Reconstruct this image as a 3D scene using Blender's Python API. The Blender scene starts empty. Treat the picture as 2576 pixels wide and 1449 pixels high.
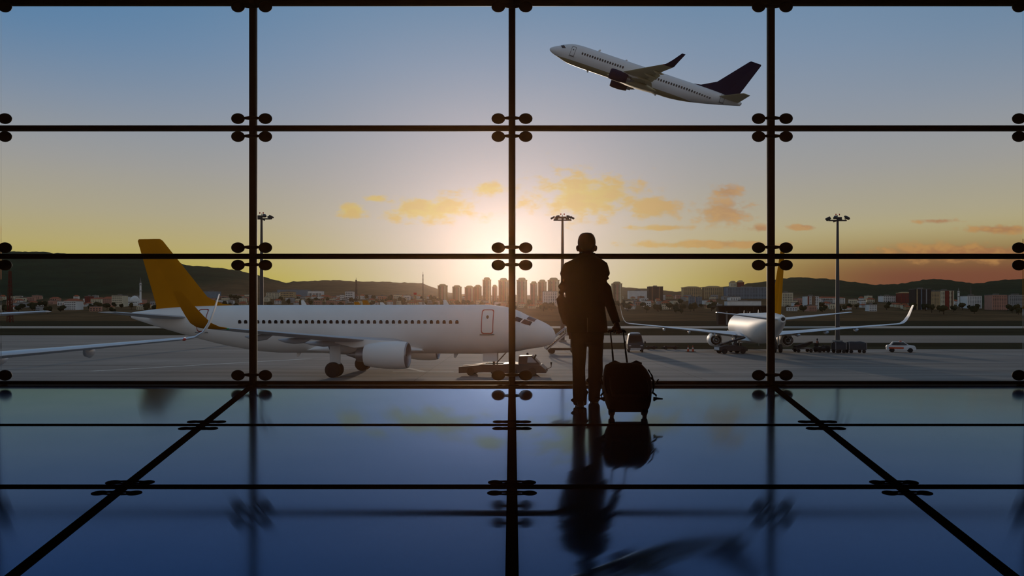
import bpy, bmesh, math, random
from mathutils import Vector, Matrix, Euler

random.seed(7)
scene = bpy.context.scene
COL = scene.collection
R = math.radians
F, CX, HY, CAMZ = 1850.0, 1288.0, 794.0, 0.93      # focal length in pixels, principal column, horizon row, eye height
APRON = -4.05                                       # apron level below the lounge floor
WALL_Y = 9.888                                      # window wall

def lin(c):
    return tuple(((v/255.0)/12.92 if v/255.0 <= 0.04045 else ((v/255.0+0.055)/1.055)**2.4) for v in c)
def at(px, py, Y):                                  # point of the place at distance Y on the sight line of a pixel
    return Vector(((px-CX)*Y/F, Y, CAMZ-(py-HY)*Y/F))

# ------------------------------------------------------------------ camera
cam_d = bpy.data.cameras.new('camera'); cam = bpy.data.objects.new('camera', cam_d); COL.objects.link(cam)
cam.location = (0, 0, CAMZ); cam.rotation_euler = (R(90), 0, 0)
cam_d.sensor_fit = 'HORIZONTAL'; cam_d.sensor_width = 36.0; cam_d.lens = 36.0*F/2576.0
cam_d.shift_y = (HY-724.5)/2576.0
cam_d.clip_start = 0.05; cam_d.clip_end = 20000
scene.camera = cam
scene.view_settings.view_transform = 'Standard'
try: scene.view_settings.look = 'None'
except Exception: pass
scene.view_settings.gamma = 1.0; scene.view_settings.exposure = 0.0; scene.view_settings.use_curve_mapping = False

# ------------------------------------------------------------------ sun
SUN = Vector(((1262-CX)/F, 1.0, (HY-652)/F)).normalized()
sd = bpy.data.lights.new('sun', 'SUN'); sd.energy = 1.2; sd.angle = R(1.6); sd.color = (1.0, 0.78, 0.58)
so = bpy.data.objects.new('sun', sd); COL.objects.link(so)
so.rotation_euler = (-SUN).to_track_quat('-Z', 'Y').to_euler(); so.location = (0, 40, 60)

# ------------------------------------------------------------------ sky
world = bpy.data.worlds.new('evening_sky'); scene.world = world; world.use_nodes = True
nt = world.node_tree; nt.nodes.clear()
world.cycles.sampling_method = 'NONE'
class NB:
    def __init__(s, t): s.t = t
    def new(s, typ): return s.t.nodes.new(typ)
    def put(s, sock, v):
        if isinstance(v, bpy.types.NodeSocket): s.t.links.new(v, sock)
        else: sock.default_value = v
    def math(s, op, a, b=0.0, c=0.0, clamp=False):
        n = s.new('ShaderNodeMath'); n.operation = op; n.use_clamp = clamp
        s.put(n.inputs[0], a); s.put(n.inputs[1], b); s.put(n.inputs[2], c); return n.outputs[0]
    def smooth(s, v, a, b, lo=0.0, hi=1.0):
        n = s.new('ShaderNodeMapRange'); n.interpolation_type = 'SMOOTHSTEP'
        s.put(n.inputs['Value'], v); n.inputs['From Min'].default_value = a; n.inputs['From Max'].default_value = b
        n.inputs['To Min'].default_value = lo; n.inputs['To Max'].default_value = hi; return n.outputs[0]
    def mix(s, f, a, b):
        n = s.new('ShaderNodeMix'); n.data_type = 'RGBA'
        s.put(n.inputs[0], f)
        for k, v in ((6, a), (7, b)):
            s.put(n.inputs[k], v if isinstance(v, bpy.types.NodeSocket) else (*v[:3], 1.0))
        return n.outputs[2]
    def ramp(s, f, stops):
        n = s.new('ShaderNodeValToRGB'); el = n.color_ramp.elements
        while len(el) < len(stops): el.new(0.5)
        for e, (p, c) in zip(el, stops): e.position = p; e.color = (*c, 1.0)
        s.put(n.inputs[0], f); return n.outputs[0]
    def noise(s, vec, scale, detail=4.0, rough=0.55):
        n = s.new('ShaderNodeTexNoise'); n.inputs['Scale'].default_value = scale
        n.inputs['Detail'].default_value = detail; n.inputs['Roughness'].default_value = rough
        if vec is not None: s.put(n.inputs['Vector'], vec)
        return n.outputs['Fac']
W = NB(nt)
tc = W.new('ShaderNodeTexCoord'); sep = W.new('ShaderNodeSeparateXYZ'); nt.links.new(tc.outputs['Generated'], sep.inputs[0])
dx, dy, dz = sep.outputs
el = W.math('MAXIMUM', dz, 0.0)
# towards the sun: yellow horizon through grey lavender to blue; away from it: dull violet grey to blue
warm = W.ramp(el, [(0.0, lin((176,148,52))), (0.045, lin((184,168,62))), (0.085, lin((184,169,112))), (0.125, lin((174,165,138))),
                   (0.18, lin((160,158,154))), (0.25, lin((144,152,164))), (0.32, lin((126,146,170))), (0.40, lin((104,138,170))),
                   (0.60, lin((96,122,152))), (1.0, lin((100,110,126)))])
cool = W.ramp(el, [(0.0, lin((172,160,150))), (0.12, lin((176,166,158))), (0.25, lin((160,160,162))), (0.45, lin((136,144,154))), (1.0, lin((100,110,126)))])
facing = W.math('ADD', W.math('MULTIPLY', dx, SUN.x), W.math('MULTIPLY', dy, SUN.y))
sky = W.mix(W.smooth(facing, -0.2, 0.75), cool, warm)
# bluer high on the left, dusk mauve low on the right
sky = W.mix(W.math('MULTIPLY', W.smooth(W.math('MULTIPLY', dx, -1.0), 0.10, 0.62, 0.0, 0.75), W.smooth(dz, 0.16, 0.40)), sky, lin((58,120,166)))
sky = W.mix(W.math('MULTIPLY', W.smooth(dx, 0.30, 0.62, 0.0, 0.55), W.smooth(dz, 0.18, 0.40)), sky, lin((88,126,156)))
sky = W.mix(W.math('MULTIPLY', W.smooth(dx, 0.16, 0.48, 0.0, 0.94), W.smooth(dz, 0.115, 0.045)), sky, lin((114,60,52)))
# glow around the sun
dot = W.math('ADD', facing, W.math('MULTIPLY', dz, SUN.z))
ang = W.math('ARCCOSINE', W.math('MINIMUM', dot, 0.999999))
g1 = W.math('POWER', 2.718, W.math('MULTIPLY', W.math('POWER', W.math('DIVIDE', ang, 0.20), 2.0), -1.0))
g2 = W.math('POWER', 2.718, W.math('DIVIDE', ang, -0.055))
sky = W.mix(W.math('MULTIPLY', g1, 0.74), sky, lin((216,204,208)))
sky = W.mix(W.math('MULTIPLY', g2, 0.3), sky, lin((226,214,214)))
# clouds: ragged ellipses on the sky in front (gnomonic coordinates about +Y)
inv = W.math('DIVIDE', 1.0, W.math('MAXIMUM', dy, 0.05))
cb = W.new('ShaderNodeVectorMath'); cb.operation = 'SCALE'; nt.links.new(tc.outputs['Generated'], cb.inputs[0]); W.put(cb.inputs['Scale'], inv)
sc_ = W.new('ShaderNodeVectorMath'); sc_.operation = 'MULTIPLY'; nt.links.new(cb.outputs[0], sc_.inputs[0]); sc_.inputs[1].default_value = (1.0, 0.0, 1.9)
n1 = W.noise(sc_.outputs[0], 30.0, 3.0, 0.62)
CLOUDS = [(885,528,46,20),(945,500,34,10),(1085,527,145,38),(1228,475,60,20),(1485,492,172,68),
          (1640,522,80,38),(1815,532,82,42),(1828,482,46,22),(1660,573,96,9),(1910,575,46,13),(2018,572,44,8),(2362,556,62,8),(2520,577,100,13),
          (2430,636,280,26),(1780,614,200,11)]
field = None
for (px, py, rx, ry) in CLOUDS:
    a = W.new('ShaderNodeVectorMath'); a.operation = 'MULTIPLY_ADD'; nt.links.new(cb.outputs[0], a.inputs[0])
    a.inputs[1].default_value = (F/rx, 0.0, F/ry); a.inputs[2].default_value = (-(px-CX)/rx, 0.0, -(HY-py)/ry)
    l = W.new('ShaderNodeVectorMath'); l.operation = 'LENGTH'; nt.links.new(a.outputs[0], l.inputs[0])
    field = l.outputs['Value'] if field is None else W.math('MINIMUM', field, l.outputs['Value'])
field = W.math('SUBTRACT', W.math('MULTIPLY', W.math('SUBTRACT', n1, 0.16), 3.0), field)
front = W.smooth(dy, 0.1, 0.3)
cmask = W.math('MULTIPLY', W.smooth(field, -0.1, 0.7, 0.0, 0.72), front)
ccol = W.mix(W.smooth(dx, 0.05, 0.36), lin((214,186,84)), lin((166,108,72)))
ccol = W.mix(W.smooth(n1, 0.42, 0.62, 0.0, 0.5), ccol, lin((206,158,86)))
sky = W.mix(cmask, sky, ccol)
sky = W.mix(W.smooth(dz, 0.0, -0.03), sky, lin((52,48,44)))
bg = W.new('ShaderNodeBackground'); bg.inputs['Strength'].default_value = 1.0; W.put(bg.inputs['Color'], sky)
wo = W.new('ShaderNodeOutputWorld'); nt.links.new(bg.outputs[0], wo.inputs['Surface'])

# ------------------------------------------------------------------ materials
MATS = {}
def mat(name, rgb, rough=0.6, metal=0.0, var=0.12, scale=3.0, stretch=(1,1,1), bump=0.0, spec=0.5, detail=4.0):
    if name in MATS: return MATS[name]
    m = bpy.data.materials.new(name); m.use_nodes = True; t = m.node_tree; b = NB(t)
    p = t.nodes['Principled BSDF']
    tcn = b.new('ShaderNodeTexCoord'); mp = b.new('ShaderNodeMapping'); mp.inputs['Scale'].default_value = stretch
    t.links.new(tcn.outputs['Object'], mp.inputs['Vector'])
    n = b.noise(mp.outputs[0], scale, detail)
    c = lin(rgb); lo = tuple(x*(1-var) for x in c); hi = tuple(min(1, x*(1+var)) for x in c)
    t.links.new(b.ramp(n, [(0.3, lo), (0.7, hi)]), p.inputs['Base Color'])
    p.inputs['Roughness'].default_value = rough; p.inputs['Metallic'].default_value = metal
    p.inputs['Specular IOR Level'].default_value = spec
    if bump:
        bn = b.new('ShaderNodeBump'); bn.inputs['Strength'].default_value = bump; t.links.new(n, bn.inputs['Height']); t.links.new(bn.outputs[0], p.inputs['Normal'])
    MATS[name] = m; return m

# ------------------------------------------------------------------ mesh building
def unit_frame(d, up=Vector((0,0,1))):
    d = d.normalized()
    if abs(d.dot(up)) > 0.97: up = Vector((0,1,0))
    a = d.cross(up).normalized(); b = a.cross(d).normalized(); return a, b
class MB:
    def __init__(s): s.v = []; s.f = []
    def add(s, vs, fs):
        o = len(s.v); s.v += [tuple(x) for x in vs]; s.f += [tuple(i+o for i in f) for f in fs]; return s
    def box(s, x0, x1, y0, y1, z0, z1, M=None):
        vs = [Vector(c) for c in ((x0,y0,z0),(x1,y0,z0),(x1,y1,z0),(x0,y1,z0),(x0,y0,z1),(x1,y0,z1),(x1,y1,z1),(x0,y1,z1))]
        if M: vs = [M @ q for q in vs]
        return s.add(vs, [(3,2,1,0),(4,5,6,7),(0,1,5,4),(1,2,6,5),(2,3,7,6),(3,0,4,7)])
    def loft(s, rings, cap=True, closed=True):
        n = len(rings[0]); vs = [p for r in rings for p in r]; fs = []
        for i in range(len(rings)-1):
            for j in range(n if closed else n-1):
                k = (j+1) % n; fs.append((i*n+j, i*n+k, (i+1)*n+k, (i+1)*n+j))
        if cap: fs.append(tuple(range(n))[::-1]); fs.append(tuple((len(rings)-1)*n+j for j in range(n)))
        return s.add(vs, fs)
    def tube(s, pts, rad, seg=10, flat=1.0, up=Vector((0,0,1)), cap=True):
        pts = [Vector(p) for p in pts]; rings = []
        if not isinstance(rad, (list, tuple)): rad = [rad]*len(pts)
        for i, p in enumerate(pts):
            d = (pts[min(i+1, len(pts)-1)]-pts[max(i-1, 0)]); a, b = unit_frame(d, up)
            r = rad[i]
            rings.append([p + a*(r*math.cos(2*math.pi*k/seg)) + b*(r*flat*math.sin(2*math.pi*k/seg)) for k in range(seg)])
        return s.loft(rings, cap)
    def lathe(s, prof, org, axis, seg=24, cap=True, flat=1.0):
        org = Vector(org); ax = Vector(axis).normalized(); a, b = unit_frame(ax)
        rings = [[org + ax*t + a*(r*math.cos(2*math.pi*k/seg)) + b*(r*flat*math.sin(2*math.pi*k/seg)) for k in range(seg)] for (t, r) in prof]
        return s.loft(rings, cap)
    def ball(s, c, rx, ry, rz, seg=14, rows=8, M=None):
        c = Vector(c); rings = []
        for i in range(rows+1):
            th = math.pi*(0.02+0.96*i/rows)
            ring = [Vector((rx*math.sin(th)*math.cos(2*math.pi*k/seg), ry*math.sin(th)*math.sin(2*math.pi*k/seg), rz*math.cos(th))) for k in range(seg)]
            if M: ring = [M @ q for q in ring]
            rings.append([c+q for q in ring])
        return s.loft(rings)
    def prism(s, poly, y0, y1):          # outline in x,z pushed through y
        n = len(poly); vs = [(x, y0, z) for x, z in poly] + [(x, y1, z) for x, z in poly]
        fs = [tuple(range(n)), tuple(range(n, 2*n))[::-1]] + [(i, i+n, (i+1) % n+n, (i+1) % n) for i in range(n)]
        return s.add(vs, fs)
    def mesh(s, name, smooth=False, bevel=0.0):
        me = bpy.data.meshes.new(name); me.from_pydata(s.v, [], s.f)
        bm = bmesh.new(); bm.from_mesh(me); bmesh.ops.recalc_face_normals(bm, faces=bm.faces[:])
        if bevel: bmesh.ops.bevel(bm, geom=bm.edges[:], offset=bevel, segments=1, affect='EDGES', clamp_overlap=True)
        bm.to_mesh(me); bm.free()
        if smooth:
            me.polygons.foreach_set('use_smooth', [True]*len(me.polygons))
            try: me.set_sharp_from_angle(angle=R(smooth if smooth is not True else 40))
            except Exception: pass
        me.update(); return me
    def build(s, name, material, parent=None, smooth=False, bevel=0.0):
        return link(name, s.mesh(name, smooth, bevel), material, parent)
def link(name, me, material, parent=None, loc=None, rot=None):
    if material is not None and not me.materials: me.materials.append(material)
    o = bpy.data.objects.new(name, me); COL.objects.link(o)
    if parent is not None: o.parent = parent
    if loc is not None: o.location = loc
    if rot is not None: o.rotation_euler = rot
    return o
def empty(name, loc=(0,0,0), rot=(0,0,0)):
    o = bpy.data.objects.new(name, None); COL.objects.link(o); o.location = loc; o.rotation_euler = rot; o.empty_display_size = 0.2; return o
def tag(o, label=None, cat=None, group=None, kind=None):
    if label: o['label'] = label
    if cat: o['category'] = cat
    if group: o['group'] = group
    if kind: o['kind'] = kind
    return o
def copy_tree(o, parent=None):
    c = o.copy(); COL.objects.link(c); c.parent = parent
    for ch in list(o.children): copy_tree(ch, c)
    return c
def interp(xs, ys, x):
    if x <= xs[0]: return ys[0]
    for i in range(len(xs)-1):
        if x <= xs[i+1]: t = (x-xs[i])/(xs[i+1]-xs[i]); return ys[i]+(ys[i+1]-ys[i])*t
    return ys[-1]
def spline(xs, ys, x):               # monotone cubic
    n = len(xs)
    if x <= xs[0]: return ys[0]
    if x >= xs[-1]: return ys[-1]
    d = [(ys[i+1]-ys[i])/(xs[i+1]-xs[i]) for i in range(n-1)]
    m = [d[0]] + [0 if d[i-1]*d[i] <= 0 else 2*d[i-1]*d[i]/(d[i-1]+d[i]) for i in range(1, n-1)] + [d[-1]]
    for i in range(n-1):
        if x <= xs[i+1]:
            h = xs[i+1]-xs[i]; t = (x-xs[i])/h
            return (2*t**3-3*t**2+1)*ys[i]+(t**3-2*t**2+t)*h*m[i]+(-2*t**3+3*t**2)*ys[i+1]+(t**3-t**2)*h*m[i+1]

# ------------------------------------------------------------------ setting: lounge
m_frame = mat('black_painted_steel', (22,21,19), 0.6, 0.0, 0.15, 6, spec=0.15)
m_beam = mat('black_floor_rail', (9,9,9), 1.0, 0.0, 0.1, 6, spec=0.0)
m_dark = mat('dark_interior_paint', (20,19,20), 0.9, 0.0, 0.1, 1)

def floor_material():
    m = bpy.data.materials.new('polished_blue_glass_floor'); m.use_nodes = True; t = m.node_tree; b = NB(t); t.nodes.remove(t.nodes['Principled BSDF'])
    tcn = b.new('ShaderNodeTexCoord')
    n = b.noise(tcn.outputs['Object'], 1.3, 4)
    gl = b.new('ShaderNodeBsdfAnisotropic'); di = b.new('ShaderNodeBsdfDiffuse')
    t.links.new(b.ramp(n, [(0.3, (0.27,0.49,0.96)), (0.7, (0.30,0.52,1.0))]), gl.inputs['Color'])
    gl.inputs['Roughness'].default_value = 0.05; gl.inputs['Anisotropy'].default_value = 0.85
    tv = b.new('ShaderNodeCombineXYZ'); tv.inputs[1].default_value = 1.0; t.links.new(tv.outputs[0], gl.inputs['Tangent'])
    di.inputs['Color'].default_value = (0.004, 0.009, 0.024, 1)
    fr = b.new('ShaderNodeFresnel'); fr.inputs['IOR'].default_value = 1.62
    mx = b.new('ShaderNodeMixShader'); t.links.new(fr.outputs[0], mx.inputs[0]); t.links.new(di.outputs[0], mx.inputs[1]); t.links.new(gl.outputs[0], mx.inputs[2])
    t.links.new(mx.outputs[0], t.nodes['Material Output'].inputs['Surface'])
    return m
m_floor = floor_material()
m_slab = mat('dark_blue_slab', (10,14,22), 0.6, 0, 0.1, 2)
def glass_material():
    m = bpy.data.materials.new('clear_window_glass'); m.use_nodes = True; t = m.node_tree; b = NB(t); t.nodes.remove(t.nodes['Principled BSDF'])
    tr = b.new('ShaderNodeBsdfTransparent'); gl = b.new('ShaderNodeBsdfGlossy'); gl.inputs['Roughness'].default_value = 0.02
    n = b.noise(None, 2.0, 2); t.links.new(b.ramp(n, [(0.3, (0.985,0.99,0.99)), (0.7, (0.995,0.995,0.995))]), tr.inputs['Color'])
    fr = b.new('ShaderNodeFresnel'); fr.inputs['IOR'].default_value = 1.25
    mx = b.new('ShaderNodeMixShader'); t.links.new(fr.outputs[0], mx.inputs[0]); t.links.new(tr.outputs[0], mx.inputs[1]); t.links.new(gl.outputs[0], mx.inputs[2])
    t.links.new(mx.outputs[0], t.nodes['Material Output'].inputs['Surface']); return m
m_glass = glass_material()

BAY = 3.479; NB_ = 3
HALF = BAY*NB_; ROW_Z = [0.027, 1.726, 3.447, 5.147]
BACK = -3.0
def beam_x(k, Y): return k*(0.2332*Y+1.1732)
ROOM = HALF+0.1
floor = empty('floor', (0, 0, 0)); tag(floor, kind='structure')
MB().box(-ROOM, ROOM, BACK, WALL_Y+0.25, -0.45, -0.012).build('floor_slab', m_slab, floor)
ROW_Y = [WALL_Y-0.06, 6.259, 3.995, 1.2, BACK]
for r in range(4):
    for k in range(-3, 3):
        y1, y0 = ROW_Y[r], ROW_Y[r+1]
        pts = [(beam_x(k, y0), y0), (beam_x(k+1, y0), y0), (beam_x(k+1, y1), y1), (beam_x(k, y1), y1)]
        mb = MB(); mb.add([(x, y, -0.011) for x, y in pts]+[(x, y, 0.0) for x, y in pts], [(3,2,1,0),(4,5,6,7),(0,1,5,4),(1,2,6,5),(2,3,7,6),(3,0,4,7)])
        mb.build('floor_panel', m_floor, floor)
for k in range(-3, 4):
    rings = []
    for Y in (BACK, 1.2, 3.995, 6.259, WALL_Y-0.05):
        w = 0.047*(0.2332*Y+1.1732)/3.479; x = beam_x(k, Y)
        rings.append([(x-w, Y, -0.005), (x-w, Y, 0.004), (x+w, Y, 0.004), (x+w, Y, -0.005)])
    MB().loft(rings).build('floor_rail', m_beam, floor)
for Y, w in ((6.259, 0.05), (3.995, 0.042), (1.2, 0.04)):
    MB().box(-beam_x(3, Y), beam_x(3, Y), Y-w, Y+w, -0.005, 0.0035).build('floor_cross_rail', m_beam, floor)
dome = MB(); dome.lathe([(0,1.0),(0.10,0.98),(0.2,0.80),(0.26,0.45),(0.28,0.1)], (0,0,0), (0,0,1), 18); dome_me = dome.mesh('disc', True); dome_me.materials.append(m_beam)
for k in range(-2, 3):
    for Y in (WALL_Y-0.18, 6.44, 6.06, 4.10, 3.855):
        s = (0.2332*Y+1.1732)/3.479; x = beam_x(k, Y)
        f = MB().tube([(-0.154*s,0,0.006),(0,0,0.006),(0.154*s,0,0.006)], [0.006*s,0.012*s,0.006*s], 8).build('floor_fitting', m_beam, floor); f.location = (x, Y, 0.0)
        for sx in (-1, 1):
            d = link('disc', dome_me, None, f, (sx*0.154*s, 0, 0.0)); d.scale = (0.066*s, 0.066*s, 0.05*s)

ceiling = MB().box(-ROOM-0.3, ROOM+0.3, BACK-0.3, WALL_Y+0.3, 5.6, 5.85).build('ceiling', m_dark); tag(ceiling, kind='structure')
tag(MB().box(-ROOM-0.3, ROOM+0.3, BACK-0.3, BACK, 0, 5.6).build('wall_back', m_dark), kind='structure')
tag(MB().box(-ROOM-0.3, -ROOM, BACK, WALL_Y+0.2, 0, 5.6).build('wall_left', m_dark), kind='structure')
tag(MB().box(ROOM, ROOM+0.3, BACK, WALL_Y+0.2, 0, 5.6).build('wall_right', m_dark), kind='structure')
tag(MB().box(-ROOM, ROOM, WALL_Y-0.1, WALL_Y+0.2, 5.19, 5.6).build('wall_front', m_dark), kind='structure')

window = empty('window_1', (0, WALL_Y, 0)); tag(window, kind='structure')
def oval_bar(p0, p1, a, b, seg=16):      # a: half width across the wall, b: half depth
    p0, p1 = Vector(p0), Vector(p1); d = (p1-p0).normalized(); side = Vector((0,1,0)).cross(d).normalized(); mb = MB()
    mb.loft([[p+side*(a*math.copysign(abs(math.cos(t))**0.6, math.cos(t)))+Vector((0,1,0))*(b*math.copysign(abs(math.sin(t))**0.6, math.sin(t))) for t in [2*math.pi*k/seg for k in range(seg)]] for p in (p0, p1)])
    return mb
for k in range(-NB_, NB_+1):
    oval_bar((k*BAY, 0, 0), (k*BAY, 0, 5.3), 0.046, 0.06).build('mullion', m_frame, window, 50)
for z, h in zip(ROW_Z, (0.028, 0.037, 0.037, 0.05)):
    for k in range(-NB_, NB_):
        oval_bar((k*BAY+0.03, 0, z), ((k+1)*BAY-0.03, 0, z), h, 0.045).build('transom', m_frame, window, 50)
pane_me = [MB().box(-BAY/2+0.02, BAY/2-0.02, 0.0, 0.014, 0.012, h).mesh('glass_pane') for h in (ROW_Z[1]-ROW_Z[0]-0.012, ROW_Z[2]-ROW_Z[1]-0.012, ROW_Z[3]-ROW_Z[2]-0.012)]
for r in range(3):
    for k in range(-NB_, NB_):
        link('glass_pane', pane_me[r], m_glass, window, ((k+0.5)*BAY, 0.09, ROW_Z[r]))
bolt = MB(); bolt.ball((0,0,0), 0.092, 0.045, 0.072, 18, 10); bolt_me = bolt.mesh('bolt_disc', True); bolt_me.materials.append(m_frame)
arm_me = MB().tube([(-0.19,0,0),(-0.10,0,0),(0,0,0),(0.10,0,0),(0.19,0,0)], [0.014,0.016,0.03,0.016,0.014], 10).mesh('glass_clamp', True); arm_me.materials.append(m_frame)
for k in range(-NB_, NB_+1):
    for z in (ROW_Z[0]+0.112, ROW_Z[1]-0.115, ROW_Z[1]+0.118, ROW_Z[2]-0.118, ROW_Z[2]+0.122, ROW_Z[3]-0.085):
        a = link('glass_clamp', arm_me, None, window, (k*BAY, -0.065, z))
        for sx in (-1, 1): link('bolt_disc', bolt_me, None, a, (sx*0.183, 0.005, -0.006))

# ------------------------------------------------------------------ setting: airfield and hills
def apron_material():
    m = bpy.data.materials.new('apron_concrete'); m.use_nodes = True; t = m.node_tree; b = NB(t); p = t.nodes['Principled BSDF']
    tcn = b.new('ShaderNodeTexCoord')
    def mp(s):
        q = b.new('ShaderNodeMapping'); q.inputs['Scale'].default_value = s; t.links.new(tcn.outputs['Object'], q.inputs['Vector']); return q.outputs[0]
    streak = b.noise(mp((0.035, 0.35, 1)), 1.0, 5, 0.6); fine = b.noise(mp((0.8, 0.8, 1)), 1.0, 4); patch = b.noise(mp((0.02, 0.08, 1)), 1.0, 3)
    c = b.ramp(streak, [(0.25, lin((80,77,73))), (0.5, lin((124,119,113))), (0.75, lin((154,148,140)))])
    c = b.mix(b.smooth(patch, 0.40, 0.72, 0.0, 0.6), c, lin((98,96,94)))
    c = b.mix(b.smooth(fine, 0.35, 0.8, 0.0, 0.35), c, lin((120,118,115)))
    br = b.new('ShaderNodeTexBrick'); br.offset = 0; br.inputs['Scale'].default_value = 1.0; br.inputs['Brick Width'].default_value = 7.5; br.inputs['Row Height'].default_value = 7.5
    br.inputs['Mortar Size'].default_value = 0.05; br.inputs['Color1'].default_value = (1,1,1,1); br.inputs['Color2'].default_value = (0.94,0.94,0.94,1); br.inputs['Mortar'].default_value = (0.6,0.6,0.6,1)
    t.links.new(mp((1,1,1)), br.inputs['Vector'])
    mu = b.new('ShaderNodeMix'); mu.data_type = 'RGBA'; mu.blend_type = 'MULTIPLY'; mu.inputs[0].default_value = 1.0
    t.links.new(c, mu.inputs[6]); t.links.new(br.outputs['Color'], mu.inputs[7]); t.links.new(mu.outputs[2], p.inputs['Base Color'])
    p.inputs['Roughness'].default_value = 0.9; p.inputs['Specular IOR Level'].default_value = 0.15
    return m
m_apron = apron_material()
m_runway = mat('pale_runway_asphalt', (140,134,124), 0.95, 0, 0.12, 0.03, (1,4,1), spec=0.1)
m_grass = mat('dry_dark_grass', (58,54,40), 1.0, 0, 0.35, 0.02, (1,5,1), spec=0.0)
m_taxi = mat('taxiway_asphalt', (112,107,100), 0.95, 0, 0.15, 0.03, (1,4,1), spec=0.1)
m_paint = mat('worn_white_paint', (205,202,190), 0.9, 0, 0.15, 3)
G = APRON
tag(MB().box(-2500, 2500, 10.4, 700, G-1.0, G-0.06).build('ground', m_grass), kind='structure')
apron = MB().box(-400, 400, 10.4, 109, G-0.5, G).build('apron', m_apron); tag(apron, kind='structure')
apron_l = MB().box(-400, 12, 109, 186, G-0.5, G).build('apron', m_apron); tag(apron_l, kind='structure')
tag(MB().box(12, 700, 136, 186, G-0.5, G-0.02).build('taxiway', m_taxi), kind='structure')
tag(MB().box(-1500, 1500, 292, 352, G-0.5, G-0.02).build('runway', m_runway), kind='structure')
MB().box(-10.6, -5.2, 65.2, 65.6, G, G+0.006).build('painted_line', m_paint, apron)
MB().add([(-8.2,65.6,G+0.005),(-7.6,65.6,G+0.005),(-9.6,69.8,G+0.005),(-10.2,69.8,G+0.005)], [(0,1,2,3)]).build('painted_line', m_paint, apron)
MB().add([(-38,66.0,G+0.005),(-37.4,66.0,G+0.005),(-23,85,G+0.005),(-23.6,85,G+0.005)], [(0,1,2,3)]).build('painted_line', m_paint, apron)
MB().box(-33, -25, 52.0, 52.3, G, G+0.006).build('painted_line', m_paint, apron)

SKY_X = [-900,-200,0,100,180,330,420,470,540,600,660,720,740,820,900,1060,1090,1120,1200,1400,1560,1640,1700,1760,1850,1900,1960,2000,2080,2130,2200,2260,2330,2360,2420,2460,2520,2576,2800,3600]
SKY_Y = [690,640,634,635,640,648,655,668,673,681,696,713,709,706,708,713,724,736,744,744,724,727,735,730,718,713,703,699,702,708,718,715,704,703,710,714,706,702,692,720]
TOWN_Y = 752.0
def app_row(px, Y):                     # row at which the rising ground is seen
    s = interp(SKY_X, SKY_Y, px); mid = max(TOWN_Y, s+14)
    lo = HY+(CAMZ-G+0.06)*F/700
    if Y <= 1500: t = (Y-700)/800; return lo+(mid-lo)*t
    t = (Y-1500)/1700; t = t*t*(3-2*t); return mid+(s-mid)*t
def ground_z(px, Y):
    if Y <= 700: return G-0.06
    return CAMZ-(app_row(px, Y)-HY)*Y/F
def hill_material(name, cols, sc):
    m = bpy.data.materials.new(name); m.use_nodes = True; t = m.node_tree; b = NB(t); p = t.nodes['Principled BSDF']
    tcn = b.new('ShaderNodeTexCoord'); s2 = b.new('ShaderNodeSeparateXYZ'); t.links.new(tcn.outputs['Object'], s2.inputs[0])
    n = b.noise(tcn.outputs['Object'], sc, 6, 0.65); n2 = b.noise(tcn.outputs['Object'], sc*6, 4)
    green = b.ramp(n, [(0.3, lin(cols[0])), (0.7, lin(cols[1]))]); brown = b.ramp(n, [(0.3, lin(cols[2])), (0.7, lin(cols[3]))])
    inland = b.math('MULTIPLY', b.smooth(s2.outputs[0], -1050, -800), b.smooth(s2.outputs[0], 900, 600))
    c = b.mix(inland, green, brown); c = b.mix(b.smooth(n2, 0.45, 0.7, 0, 0.4), c, lin((34,38,26)))
    t.links.new(c, p.inputs['Base Color']); p.inputs['Roughness'].default_value = 1.0; p.inputs['Specular IOR Level'].default_value = 0.0
    return m
m_hill = hill_material('wooded_hills', ((30,46,34),(46,62,44),(84,66,46),(118,92,64)), 0.006)
rr = random.Random(3)
cols = [-900+k*9 for k in range(501)]
deps = [700,760,830,900,1000,1100,1200,1300,1400,1500,1650,1850,2100,2400,2700,2950,3080,3160,3200,3400]
mb = MB(); vs = []
for Y in deps:
    for px in cols:
        if Y > 3200: vs.append(((px-CX)*Y/F, Y, CAMZ-(app_row(px, 3200)+40-HY)*Y/F))
        else:
            j = rr.uniform(-1, 1)*(2.2 if Y >= 2950 else 1.5 if Y > 1500 else 0.0)
            jr = rr.uniform(-1.6, 0.4) if Y >= 3150 else 0
            vs.append(((px-CX)*Y/F, Y, CAMZ-(app_row(px, Y)+jr-HY)*Y/F+j))
n = len(cols)
mb.add(vs, [(i*n+j, i*n+j+1, (i+1)*n+j+1, (i+1)*n+j) for i in range(len(deps)-1) for j in range(n-1)])
tag(mb.build('hills', m_hill, smooth=60), kind='structure')

# ------------------------------------------------------------------ aircraft
m_white = mat('white_aircraft_paint', (232,228,222), 0.55, 0, 0.04, 0.6, spec=0.18)
m_grey = mat('grey_wing_paint', (176,178,180), 0.4, 0, 0.06, 0.8)
m_lightwing = mat('pale_wing_paint', (206,208,212), 0.35, 0, 0.05, 0.8)
m_yellow = mat('amber_tail_paint', (180,114,14), 0.9, 0, 0.05, 0.7, spec=0.0)
m_navy = mat('midnight_blue_paint', (10,17,50), 0.6, 0, 0.1, 0.7, spec=0.06)
m_win = mat('dark_cabin_window', (20,22,26), 0.12, 0, 0.1, 4)
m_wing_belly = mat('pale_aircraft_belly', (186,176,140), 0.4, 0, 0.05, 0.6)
m_metal = mat('bare_metal', (150,150,152), 0.35, 0.85, 0.08, 2)
m_duct = mat('engine_interior', (22,22,24), 0.6, 0.2, 0.1, 4)
m_tyre = mat('tyre_rubber', (20,19,19), 0.85, 0, 0.1, 8)
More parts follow.
